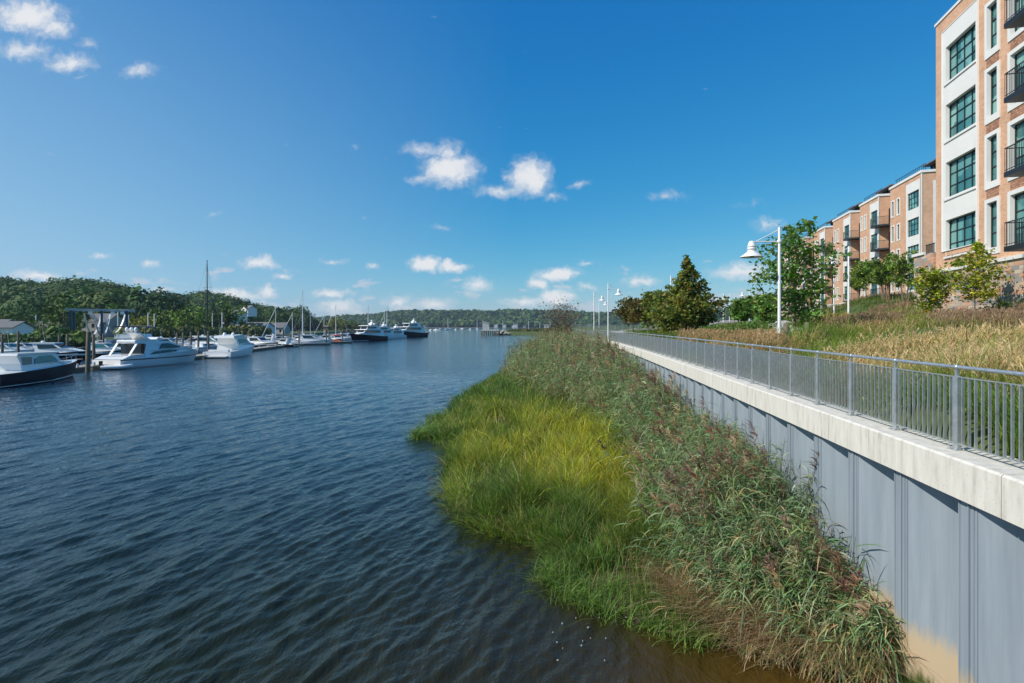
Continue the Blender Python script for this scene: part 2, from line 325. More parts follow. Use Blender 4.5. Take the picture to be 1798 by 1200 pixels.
    Yg, A = np.meshgrid(ys, a, indexing='ij'); Xg = A*(np.maximum(Yg,0)+1.2)
    Z = np.zeros_like(Xg); r = np.random.default_rng(3)
    for lam, amp, n in ((2.6,.014,5),(1.3,.011,8),(.72,.013,12),(.42,.0105,12),(.26,.0062,12)):
        for k in range(n):
            cr = radians(r.normal(26, 13)); l = lam*np.exp(r.normal()*.18); ph = r.uniform(0, 2*pi)
            nx, ny = cos(cr), -sin(cr)       # travel direction, crests run along (sin, cos)
            wob = .35*np.sin(Xg*.31+Yg*.17+ph*3)+.3*np.sin(Yg*.23-Xg*.11+ph)
            p = 2*pi*(Xg*nx+Yg*ny)/l+ph+wob
            env = .55+.45*np.sin(Xg*.21*(1+.1*k)+Yg*.12+ph*2)
            Z += amp/sqrt(n)*2.0*env*(1-2*np.abs(np.sin(p/2))**1.4)*.5*2
    fade = np.clip((72-Yg)/45, 0, 1)*np.clip((Yg+6)/8, 0, 1)
    tb = np.clip(np.hypot(Xg-4, Yg-8)/6, .25, 1)
    Z = (Z-Z.mean())*fade*tb*(1.0+.35*np.sin(Xg*.09+Yg*.05+1)*np.cos(Yg*.11-Xg*.04))
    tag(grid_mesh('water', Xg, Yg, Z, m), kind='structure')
water()
def soil(name, c1, c2, sc=.6, c3=None):
    m = bpy.data.materials.new(name); m.use_nodes = True; nt = m.node_tree; b = nt.nodes['Principled BSDF']; N = nt.nodes.new; L = nt.links.new
    tc = N('ShaderNodeTexCoord'); n = N('ShaderNodeTexNoise'); n.inputs['Scale'].default_value = sc; n.inputs['Detail'].default_value = 8; n.inputs['Roughness'].default_value = .7; L(tc.outputs['Object'], n.inputs['Vector'])
    r = N('ShaderNodeValToRGB'); L(n.outputs['Fac'], r.inputs[0]); e = r.color_ramp.elements; e[0].position = .36; e[0].color = (*c1,1); e[1].position = .64; e[1].color = (*c2,1)
    L(r.outputs[0], b.inputs['Base Color']); b.inputs['Roughness'].default_value = .95
    bp = N('ShaderNodeBump'); bp.inputs['Strength'].default_value = .6; bp.inputs['Distance'].default_value = .05; L(n.outputs['Fac'], bp.inputs['Height']); L(bp.outputs[0], b.inputs['Normal'])
    return m
M['mud'] = soil('mud', (.035,.025,.014), (.09,.06,.03), 2.5)
M['turf'] = soil('turf', (.05,.08,.018), (.10,.13,.03), .9)
M['lawn'] = soil('lawn', (.06,.12,.015), (.10,.18,.03), 3)
M['woodfloor'] = soil('wood_floor', (.02,.035,.012), (.04,.06,.02), .05)
M['gravel'] = soil('gravel', (.26,.24,.21), (.36,.34,.30), 4)
M['path'] = mat('path_concrete', (.50,.46,.39), .9, noise=(1.5,.1))
# ------------------------------------------------------------------ marsh bank along the wall
SH = np.array([(1575,1206),(1470,1183),(1400,1172),(1300,1150),(1130,1108),(985,1050),(960,1010),(955,968),(860,938),(800,908),(783,868),(775,838),(790,800),(758,768),(785,735),(805,700),(838,682),(885,652),(918,630)], float)
SHX = []; 
for px, py in SH: y = CAMZ*1000/(py-573); SHX.append((y, (px-899)/1000*y))
SHX += [(105, 3.0),(112,8.0),(116,12)]
SHX = np.array(SHX)
def shore(Y): return np.interp(Y, SHX[:,0], SHX[:,1])
def wxv(Y): Y = np.asarray(Y, float); return np.where(Y <= 62, 4.55+.122*Y-.0004*Y*Y, (4.55+.122*62-.0004*62*62)+(Y-62)*(-.045))
def bank_z(X, Y):
    Y = np.asarray(Y, float); s = shore(Y); w = wxv(Y)+.4; t = (X-s)/np.maximum(w-s, .3)
    top = np.interp(Y, [8,11,16,25,40,60,90,112], [.12,.35,.55,.8,1.1,1.4,1.4,.9])
    edge = np.interp(Y, [8,16,30], [.0,.10,.15])
    return np.where(t < 0, -.25+.0*t+np.maximum(t,-1)*.6, -.06+(edge+.06)*np.clip(t*6,0,1)+(top-edge)*np.clip(t,0,1.1)**1.3)
ys = np.concatenate([np.linspace(7.4,30,150), np.linspace(30.5,118,120)]); ts = np.linspace(-.5,1.15,60)
Yg, T = np.meshgrid(ys, ts, indexing='ij'); sg = shore(Yg); wg = wxv(Yg)+.4; Xg = sg+T*np.maximum(wg-sg,.6)
Zg = bank_z(Xg, Yg)+rng.normal(size=Xg.shape)*.015
tag(grid_mesh('marsh_bank', Xg, Yg, Zg, M['mud']), kind='structure')
# ------------------------------------------------------------------ upland terrain east of the wall
CP = np.array([ # X, Y, z
 (6.5,6,3.5),(7.4,12,3.5),(8,18,3.55),(9,30,3.6),(11,45,3.65),(12,60,3.75),(12.5,75,4.0),(11.5,88,4.25),
 (9.5,5,3.7),(10,10,3.8),(12,16,4.05),(12.2,26,4.2),(14,34,4.3),(16,45,4.3),(20,60,4.35),(24,80,4.3),
 (15,8,4.7),(16,14,5.0),(17,20,5.15),(19,26,5.2),(21,33,5.3),(22.5,31,5.55),(24,24,5.75),(26,36,6.3),
 (23.6,40,4.7),(28,50,5.2),(29,56,4.9),(33,64,5.3),(36,80,4.8),(44,100,4.9),(33,48,6.6),(38,58,7.9),(42,62,8.4),(46,66,8.5),(49,75,8.1),(46,76,7.6),
 (52,90,7.4),(48,90,6.4),(54,105,7.0),(50,108,6.0),(62,130,6.6),(30,110,4.4),(20,130,4.2),(50,160,5),(20,200,4),(80,200,6),(100,120,9),(60,60,9),(40,40,8.4),(40,15,7),(25,5,5.8),(30,-10,6),(10,-10,3.7),(120,300,7),(30,300,4),(140,30,9)], float)
def land_z(X, Y):
    X = np.asarray(X, float); Y = np.asarray(Y, float); sh = X.shape; x = X.reshape(-1); y = Y.reshape(-1); out = np.zeros(len(x))
    R = np.maximum(np.hypot(CP[:,0], CP[:,1]), 8)
    num = 0; den = 0
    for (cx, cy, cz), r in zip(CP, R):
        w = 1/(((x-cx)**2+(y-cy)**2)/(r*r)+.0006)**1.9; num = num+w*cz; den = den+w
    return (num/den).reshape(sh)
ys = np.concatenate([[-30,-12,-4],np.linspace(0,60,110), np.linspace(61.5,140,60), np.geomspace(145,420,30)]); ts = np.linspace(0,1,120)**1.7
Yg, T = np.meshgrid(ys, ts, indexing='ij')
def eastedge(Y): return np.where(Y <= WEND, wxv(np.minimum(Y,WEND))+.5, np.interp(Y, [WEND,92,100,140,200,420],[9.5,12,22,24,30,40]))
E = eastedge(Yg); Xg = E+T*170; Zg = land_z(Xg, Yg); 
Zg = np.where(T == 0, -1, Zg)
Zg[:,1] = np.minimum(Zg[:,1], 3.57+np.clip(Yg[:,1]-60,0,28)*.02)
tag(grid_mesh('hillside_ground', Xg, Yg, Zg, M['turf']), kind='structure')
# winding concrete path through the planting
def ribbon(name, pts, w, m, dz=.03, kind='structure'):
    P = np.array(pts, float); n = 14; Q = []
    for i in range(len(P)-1):
        p0 = P[max(i-1,0)]; p1 = P[i]; p2 = P[i+1]; p3 = P[min(i+2,len(P)-1)]
        for t in np.linspace(0,1,n,endpoint=False): Q.append(.5*((2*p1)+(p2-p0)*t+(2*p0-5*p1+4*p2-p3)*t*t+(3*p1-p0-3*p2+p3)*t**3))
    Q.append(P[-1]); Q = np.array(Q); d = np.gradient(Q, axis=0); d /= np.linalg.norm(d, axis=1, keepdims=True)+1e-9; nn = np.stack([-d[:,1], d[:,0]],1)
    K = 7; s = np.linspace(-w/2, w/2, K); X = Q[:,0][:,None]+nn[:,0][:,None]*s; Y = Q[:,1][:,None]+nn[:,1][:,None]*s
    Zc = land_z(X, Y); Z = np.maximum(Zc, Zc.mean(1, keepdims=True))+dz
    return tag(grid_mesh(name, X, Y, Z, m), kind=kind)
ribbon('path', [(13.5,27.5),(15.5,31),(18,38),(23,50),(31,66),(38,82),(34,100)], 2.6, M['path'], .06)
ribbon('plaza', [(24,88),(33,96),(46,112),(60,140)], 13, M['gravel'], .05)
ribbon('promenade', [(14.5,62),(15,74),(17,88),(24,100),(30,125)], 3.5, M['path'], .05)
# ------------------------------------------------------------------ retaining wall
SP = bpy.data.materials.new('sheet_pile_paint'); SP.use_nodes = True
def sp_mat():
    nt = SP.node_tree; b = nt.nodes['Principled BSDF']; N = nt.nodes.new; L = nt.links.new
    tc = N('ShaderNodeTexCoord'); sp = N('ShaderNodeSeparateXYZ'); L(tc.outputs['Object'], sp.inputs[0])
    mp = N('ShaderNodeMapping'); mp.inputs['Scale'].default_value = (2.2,2.2,.16); L(tc.outputs['Object'], mp.inputs[0])
    st = N('ShaderNodeTexNoise'); st.inputs['Scale'].default_value = 3; st.inputs['Detail'].default_value = 7; st.inputs['Roughness'].default_value = .65; L(mp.outputs[0], st.inputs['Vector'])
    r = N('ShaderNodeValToRGB'); L(st.outputs['Fac'], r.inputs[0]); e = r.color_ramp.elements; e[0].position = .25; e[0].color = (.20,.245,.285,1); e[1].position = .78; e[1].color = (.30,.35,.395,1)
    n = N('ShaderNodeTexNoise'); n.inputs['Scale'].default_value = 1.1; n.inputs['Detail'].default_value = 5; L(tc.outputs['Object'], n.inputs['Vector'])
    m2 = N('ShaderNodeMapping'); m2.inputs['Scale'].default_value = (5,5,.9); L(tc.outputs['Object'], m2.inputs[0]); dr = N('ShaderNodeTexNoise'); dr.inputs['Scale'].default_value = 1.6; dr.inputs['Detail'].default_value = 8; dr.inputs['Roughness'].default_value = .7; L(m2.outputs[0], dr.inputs['Vector'])
    def level(z0, z1, amt, prev, colr):
        a = N('ShaderNodeMath'); a.operation = 'MULTIPLY_ADD'; L(dr.outputs['Fac'], a.inputs[0]); a.inputs[1].default_value = amt; L(sp.outputs[2], a.inputs[2])
        m = N('ShaderNodeMapRange'); m.interpolation_type = 'SMOOTHSTEP'; L(a.outputs[0], m.inputs[0]); m.inputs[1].default_value = z1; m.inputs[2].default_value = z0
        x = N('ShaderNodeMix'); x.data_type = 'RGBA'; L(m.outputs[0], x.inputs[0]); L(prev, x.inputs[6]); x.inputs[7].default_value = (*colr,1); return x.outputs[2]
    c = level(.78+.3, 1.12+.3, .6, r.outputs[0], (.47,.37,.24)); c = level(.20+.3, .42+.3, .6, c, (.05,.08,.012))
    L(c, b.inputs['Base Color']); b.inputs['Roughness'].default_value = .62
    bp = N('ShaderNodeBump'); bp.inputs['Strength'].default_value = .15; bp.inputs['Distance'].default_value = .02; L(st.outputs['Fac'], bp.inputs['Height']); L(bp.outputs[0], b.inputs['Normal'])
sp_mat()
def concrete_detail():
    m = bpy.data.materials.new('cap_concrete'); m.use_nodes = True; nt = m.node_tree; b = nt.nodes['Principled BSDF']; N = nt.nodes.new; L = nt.links.new
    tc = N('ShaderNodeTexCoord'); mp = N('ShaderNodeMapping'); mp.inputs['Scale'].default_value = (3,3,.5); L(tc.outputs['Object'], mp.inputs[0])
    n = N('ShaderNodeTexNoise'); n.inputs['Scale'].default_value = 2.6; n.inputs['Detail'].default_value = 9; n.inputs['Roughness'].default_value = .72; L(mp.outputs[0], n.inputs['Vector'])
    r = N('ShaderNodeValToRGB'); L(n.outputs['Fac'], r.inputs[0]); e = r.color_ramp.elements; e[0].position = .3; e[0].color = (.47,.43,.36,1); e[1].position = .62; e[1].color = (.72,.69,.61,1)
    x = e.new(.46); x.color = (.64,.61,.54,1)
    v = N('ShaderNodeTexVoronoi'); v.inputs['Scale'].default_value = 16; L(tc.outputs['Object'], v.inputs['Vector'])
    k = N('ShaderNodeMapRange'); L(v.outputs['Distance'], k.inputs[0]); k.inputs[1].default_value = .05; k.inputs[2].default_value = .14; k.inputs[3].default_value = .62; k.inputs[4].default_value = 1
    mx = N('ShaderNodeMix'); mx.data_type = 'RGBA'; mx.blend_type = 'MULTIPLY'; mx.inputs[0].default_value = 1; L(r.outputs[0], mx.inputs[6]); L(k.outputs[0], mx.inputs[7])
    L(mx.outputs[2], b.inputs['Base Color']); b.inputs['Roughness'].default_value = .88
    bp = N('ShaderNodeBump'); bp.inputs['Strength'].default_value = .35; bp.inputs['Distance'].default_value = .01; L(n.outputs['Fac'], bp.inputs['Height']); L(bp.outputs[0], b.inputs['Normal']); return m
M['cap'] = concrete_detail()
CT, CB_ = 3.6, 3.12
wall = thing('retaining_wall', 'long pale concrete capped sheet pile wall with grey blue steel faces beside the reeds', 'wall', (0,0,0))
def capseg(y0, y1):
    mb = MB(); n = max(2, int((y1-y0)/1.0)+1); yy = np.linspace(y0, y1, n)
    prof = [(0,CB_),(0,CT-.025),(.025,CT),(.72,CT),(.72,CB_)]
    vs = []; 
    for y in yy:
        for (dx, z) in prof: vs.append((wx(y)+dx, y, z))
    fs = []; k = len(prof)
    for i in range(n-1):
        for j in range(k): fs.append((i*k+j, i*k+(j+1)%k, (i+1)*k+(j+1)%k, (i+1)*k+j))
    fs.append(tuple(range(k-1,-1,-1))); fs.append(tuple((n-1)*k+j for j in range(k)))
    mb.add(vs, fs); o = mb.build('cap', M['cap'], wall); return o
cy = [-6, 1.2, 6.15, 10.4, 16.5, 22.6, 28.7, 34.8, 41, 47, 53, 59, 65, 71, 77, 83, WEND]
for a, b_ in zip(cy[:-1], cy[1:]): capseg(a+.006, b_-.006)
# sheet piles: Z profile, each pile a part
y = 8.5-1.42*9
while y < WEND-1:
    P = 1.42; pr = [(.50,0),(.50,.10),(.14,.60),(.10,.64),(.10,1.02),(.14,1.06),(.50,P)]   # far->near order below
    # going away from the viewer: inner flange, web (hidden), outer flange, web facing viewer comes next pile
    pr = [(.10,0.0),(.10,.36),(.13,.40),(.48,.56),(.50,.60),(.50,.68)]
    mb = MB(); vs = []
    prof = [(.50,.0),(.50,.09),(.14,.96),(.10,1.0),(.10,1.38),(.14,1.42-.0)]
    prof = [(.46,0.0),(.50,.03),(.50,.10),(.13,.93),(.10,.97),(.10,1.34),(.13,1.38),(.46,1.419)]
    for dx, dy in prof:
        for z in (-1.5, CB_+.0): vs.append((wx(y+dy)+dx, y+dy, z))
    # thickness behind
    n = len(prof)
    for dx, dy in prof:
        for z in (-1.5, CB_+.0): vs.append((wx(y+dy)+dx+.02, y+dy, z))
    fs = [(2*i, 2*i+1, 2*i+3, 2*i+2) for i in range(n-1)]+[(2*n+2*i+2, 2*n+2*i+3, 2*n+2*i+1, 2*n+2*i) for i in range(n-1)]
    fs += [(0,2*n,2*n+1,1),(2*n-2,2*n-1,4*n-1,4*n-2)]
    mb.add(vs, fs)
    # interlock ridge down the middle of the outer flange
    yc = y+1.13; mb.bar((wx(yc)+.09, yc, -1.5), (wx(yc)+.09, yc, CB_-.002), .02, .03)
    for dy in (1.0,1.06,1.31): mb.bar((wx(y+dy)+.10, y+dy, -1.5), (wx(y+dy)+.10, y+dy, CB_-.003), .018, .022)
    mb.build('sheet_pile', SP, wall); y += 1.42
# ------------------------------------------------------------------ galvanised railing on the cap
rail = thing('railing', 'galvanised steel picket railing along the concrete wall cap', 'railing', (0,0,0))
RI = .33
def rx(Y): return wx(Y)+RI
posts = []; y = 7.37
while y > 1.0: y -= 1.42
y0p = y
while y < WEND-.2: posts.append(y); y += 1.42
def railbar(name, zc, r, sq=None):
    mb = MB(); pts = [(rx(q), q, zc) for q in np.arange(posts[0]-1.4, WEND, 1.42)]
    if sq:
        for a, b_ in zip(pts[:-1], pts[1:]): mb.bar(a, b_, sq[0], sq[1])
    else: mb.tube(pts, r, 12)
    return mb.build(name, M['galv'], rail)
railbar('handrail', CT+1.07, .024); railbar('top_rail', CT+.945, .0, (.032,.012)); railbar('bottom_rail', CT+.085, .0, (.032,.012))
for i, q in enumerate(posts):
    mb = MB(); X = rx(q)
    mb.box(X-.026, X+.026, q-.042, q+.042, CT+.012, CT+.955)
    mb.box(X-.016, X+.016, q-.018, q+.018, CT+.955, CT+1.045)
    mb.lathe([(.0,-.034),(.026,-.026),(.036,0),(.026,.026),(0,.034)], (X, q, CT+1.07), 10)
    mb.box(X-.075, X+.075, q-.075, q+.075, CT+.001, CT+.012)
    for sx in (-.05,.05):
        for sy in (-.05,.05): mb.lathe([(.012,0),(.012,.018),(0,.018)], (X+sx,q+sy,CT+.012), 6, False)
    mb.build('post', M['galv'], rail)
far = MB(); cnt = 0
for i, q in enumerate(posts[:-1]):
    for k in range(1, 12):
        yy = q+k*1.42/12; X = rx(yy)
        near = .9 < X/max(yy,.1)*1 or True
        inview = X/yy < .93
        if inview and cnt < 98:
            mb = MB(); mb.box(X-.018, X+.018, yy-.006, yy+.006, CT+.091, CT+.939); mb.build('picket', M['galv'], rail); cnt += 1
        else: far.box(X-.018, X+.018, yy-.006, yy+.006, CT+.091, CT+.939)
tag(far.build('picket', M['galv'], rail), kind='stuff')
# second railing where the promenade turns
r2 = thing('railing', 'distant pale picket railing turning inland at the end of the promenade', 'railing', (0,0,0))
L2 = [(9.4,89.0),(16,90.5),(24,93.5),(32,99)]
def l2p(s):
    for a, b_ in zip(L2[:-1], L2[1:]):
        d = math.dist(a, b_)
        if s <= d: t = s/d; return (a[0]+(b_[0]-a[0])*t, a[1]+(b_[1]-a[1])*t)
        s -= d
    return L2[-1]
m1 = MB(); m3 = MB()
for a, b_ in zip(L2[:-1], L2[1:]):
    m1.bar((*a,5.43),(*b_,5.43),.05,.05); m1.bar((*a,4.45),(*b_,4.45),.04,.04); m3.bar((*a,3.9),(*b_,3.9),.5,.9)
m1.build('handrail', M['galv'], r2); m3.build('kerb', M['concrete'], r2)
s = 0; pk = MB(); i = 0
while s < 23.5:
    X, Y = l2p(s)
    if i % 12 == 0: mb = MB(); mb.box(X-.04,X+.04,Y-.04,Y+.04,4.35,5.43); mb.build('post', M['galv'], r2)
    else: pk.box(X-.015,X+.015,Y-.008,Y+.008,4.45,5.4)
    s += .12; i += 1
tag(pk.build('picket', M['galv'], r2), kind='stuff')
# ------------------------------------------------------------------ brick apartment buildings
FD = (.2251, .9743); FRZ = atan2(FD[1], FD[0])       # facade direction (away from the viewer)
M['bglass'] = bpy.data.materials.new('window_glass'); M['bglass'].use_nodes = True
def bg_mat():
    nt = M['bglass'].node_tree; b = nt.nodes['Principled BSDF']; N = nt.nodes.new; L = nt.links.new
    tc = N('ShaderNodeTexCoord'); n = N('ShaderNodeTexVoronoi'); n.inputs['Scale'].default_value = 1.1; n.distance = 'CHEBYCHEV'; L(tc.outputs['Object'], n.inputs['Vector'])
    r = N('ShaderNodeValToRGB'); L(n.outputs['Color'], r.inputs[0]); e = r.color_ramp.elements; e[0].position = .25; e[0].color = (.03,.13,.13,1); e[1].position = .8; e[1].color = (.22,.45,.40,1)
    x = e.new(.5); x.color = (.07,.24,.23,1)
    L(r.outputs[0], b.inputs['Base Color']); b.inputs['Roughness'].default_value = .04; b.inputs['Specular IOR Level'].default_value = .6
bg_mat()
M['brickpat'] = brick_mat('patterned_brick', (.60,.33,.19), (.30,.13,.08), (.28,.15,.10), .16, .11, off=.5, ms=.02)
def window(par, u0, u1, z0, z1, y, cols, rows, depth=.06, fr=.05, m='black'):
    w = MB(); a = y-depth
    w.box(u0,u0+fr,a,y,z0,z1); w.box(u1-fr,u1,a,y,z0,z1); w.box(u0+fr,u1-fr,a,y,z0,z0+fr*1.4); w.box(u0+fr,u1-fr,a,y,z1-fr,z1)
    for i in range(1,cols): x = u0+(u1-u0)*i/cols; w.box(x-.022,x+.022,a+.012,y-.004,z0+fr,z1-fr)
    for j in range(1,rows):
        z = z0+(z1-z0)*j/rows
        for i in range(cols):
            xa = u0+(u1-u0)*i/cols+(.022 if i else fr); xb = u0+(u1-u0)*(i+1)/cols-(.022 if i < cols-1 else fr); w.box(xa,xb,a+.014,y-.006,z-.018,z+.018)
    f = w.build('window', M[m], par); g = MB(); g.box(u0+fr,u1-fr,a-.02,a+.005,z0+fr,z1-fr); g.build('pane', M['bglass'], f); return f
def wall_holes(mb, u0, u1, z0, z1, y, holes, depth=.22, th=None):
    """vertical wall sheet at local y facing +y with openings and reveals"""
    us = sorted({u0,u1,*[h[0] for h in holes],*[h[1] for h in holes]}); zs = sorted({z0,z1,*[h[2] for h in holes],*[h[3] for h in holes]})
    us = [u for u in us if u0 <= u <= u1]; zs = [z for z in zs if z0 <= z <= z1]
    for a, b_ in zip(us[:-1], us[1:]):
        for c, d in zip(zs[:-1], zs[1:]):
            mu, mz = (a+b_)/2, (c+d)/2
            if any(h[0] < mu < h[1] and h[2] < mz < h[3] for h in holes): continue
            mb.add([(a,y,c),(b_,y,c),(b_,y,d),(a,y,d)], [(0,3,2,1)])
    for (a,b_,c,d) in holes:
        q = y-depth
        mb.add([(a,y,c),(b_,y,c),(b_,y,d),(a,y,d),(a,q,c),(b_,q,c),(b_,q,d),(a,q,d)], [(0,4,5,1),(2,6,7,3),(1,5,6,2),(0,3,7,4)])
def frame_rect(mb, u0,u1,z0,z1, t, y0, y1, sill=0):
    mb.box(u0,u0+t,y0,y1,z0,z1); mb.box(u1-t,u1,y0,y1,z0,z1); mb.box(u0+t,u1-t,y0,y1,z0,z0+t+sill); mb.box(u0+t,u1-t,y0,y1,z1-t,z1)
def balcony(par, u0, u1, z, y, out, sides=True):
    b = MB(); b.box(u0,u1,y,y+out,z-.22,z); s = b.build('balcony', M['black'], par); r = MB(); h = 1.07
    n = int((u1-u0)/.11)
    r.box(u0,u1,y+out-.06,y+out-.02,z+h-.04,z+h); r.box(u0,u1,y+out-.05,y+out-.03,z+.08,z+.11)
    for i in range(n+1): x = u0+(u1-u0)*i/n; r.box(x-.008,x+.008,y+out-.048,y+out-.032,z,z+h-.04)
    for x in (u0,u1-.04):
        r.box(x,x+.04,y,y+out-.06,z+h-.04,z+h); m_ = int(out/.11)
        for i in range(m_): q = y+out*i/m_; r.box(x+.012,x+.028,q,q+.016,z,z+h-.04)
    r.build('balustrade', M['black'], s); return s
# near building ----------------------------------------------------
O = (17.2+.231*33.5, 33.5)
def u1(px): Z = 17.2/((px-899)/1000-.231); return (33.5-Z)/FD[1]      # distance from the far corner towards the viewer
b1 = thing('apartment_building', 'nearest tall brick apartment building with white window bay and buff stone base', 'building', (O[0],O[1],0), FRZ)
ZT = 22.8; FH = 3.27; tops = [21.0-FH*i for i in range(4)]
U = lambda d: -d
LEN = 17.0; sb = 8.45
holes = []; 
wb0, wb1 = U(u1(1718.6)), U(u1(1655)); holes.append((wb0, wb1, 9.45, 22.05))
nb0, nb1 = U(u1(1756.5)), U(u1(1730.5))
for t in tops: holes.append((nb0, nb1, t-2.45, t+.32))
bays = []; 
x0 = -u1(1771); 
for k in range(3):
    a, b_ = x0-3.3-k*5.2, x0-k*5.2
    if a > -LEN+.4: bays.append((a,b_))
for (a,b_) in bays:
    for t in tops: holes.append((a,b_,t-2.45,t+.32))
mb = MB(); wall_holes(mb, -LEN, 0, sb, ZT, 0, holes, .12)
mb.add([(0,0,sb),(0,-14,sb),(0,-14,ZT),(0,0,ZT)], [(0,3,2,1)]); mb.add([(-LEN,0,sb),(-LEN,-14,sb),(-LEN,-14,ZT),(-LEN,0,ZT)], [(0,1,2,3)])
mb.add([(0,-14,sb),(-LEN,-14,sb),(-LEN,-14,ZT),(0,-14,ZT)], [(0,3,2,1)])
mb.build('wall', M['brick'], b1)
mb = MB(); mb.box(-LEN-.06,.06,-14.1,.06,ZT,ZT+.14); mb.build('coping', M['white_render'], b1)
mb = MB(); mb.box(-LEN+.4,-.4,-13.6,-.4,ZT+.14,ZT+.2); mb.build('roof', M['roof'], b1)
mb = MB(); wall_holes(mb, wb0, wb1, 9.45, 22.05, .035, [(wb0+.22,wb1-.42,t-2.0,t) for t in tops], .30)
frame_rect(mb, wb0,wb1,9.45,22.05,.04,-.05,.06); mb.build('bay_panel', M['white_render'], b1)
for t in tops:
    window(b1, wb0+.22, wb1-.42, t-2.0, t, -.16, 4, 3)
    mb = MB(); mb.box(wb0+.15, wb1-.3, .035, .10, t-2.16, t-2.06); mb.build('sill', M['white_render'], b1)
for t in tops:
    mb = MB(); frame_rect(mb, nb0,nb1,t-2.45,t+.32,.19,-.25,.05,.14); mb.build('surround', M['white_render'], b1)
    window(b1, nb0+.19, nb1-.19, t-2.1, t+.12, -.14, 1, 3)
for t in tops[:-1]:
    mb = MB(); mb.box(nb0+.1, nb1-.1, -.02, .012, t-2.45-.44, t-2.45-.05); mb.build('brick_panel', M['brickpat'], b1)
    for (a,b_) in bays: mb = MB(); mb.box(a+.15, b_-.15, -.02, .012, t-2.45-.44, t-2.45-.05); mb.build('brick_panel', M['brickpat'], b1)
for (a,b_) in bays:
    for t in tops:
        mb = MB(); frame_rect(mb, a,b_,t-2.45,t+.32,.2,-.25,.05,.02); mb.build('surround', M['white_render'], b1)
        window(b1, a+.2, b_-.2, t-2.22, t+.12, -.14, 4, 3)
        balcony(b1, a-.6, b_-2.1, t-2.5, .05, 1.25)
mb = MB(); mb.box(-LEN-.1,.1,-14.1,.1,2.5,sb-.17); mb.box(.1,2.55,-10,.1,2.5,9.55); mb.build('stone_base', M['stone'], b1)
mb = MB(); mb.box(-LEN-.2,.1,-14.2,.2,sb-.17,sb+.0); mb.box(1.15,2.65,-10,.2,9.55,9.72); mb.build('water_table', M['white_render'], b1)
mb = MB()
for i in range(12): mb.box(.12+i*.09,.14+i*.09,.02,.04,9.0,10.1)
mb.box(.1,1.15,.0,.05,10.08,10.13); mb.box(.1,1.15,.0,.05,8.9,8.95); mb.build('terrace_rail', M['black'], b1)
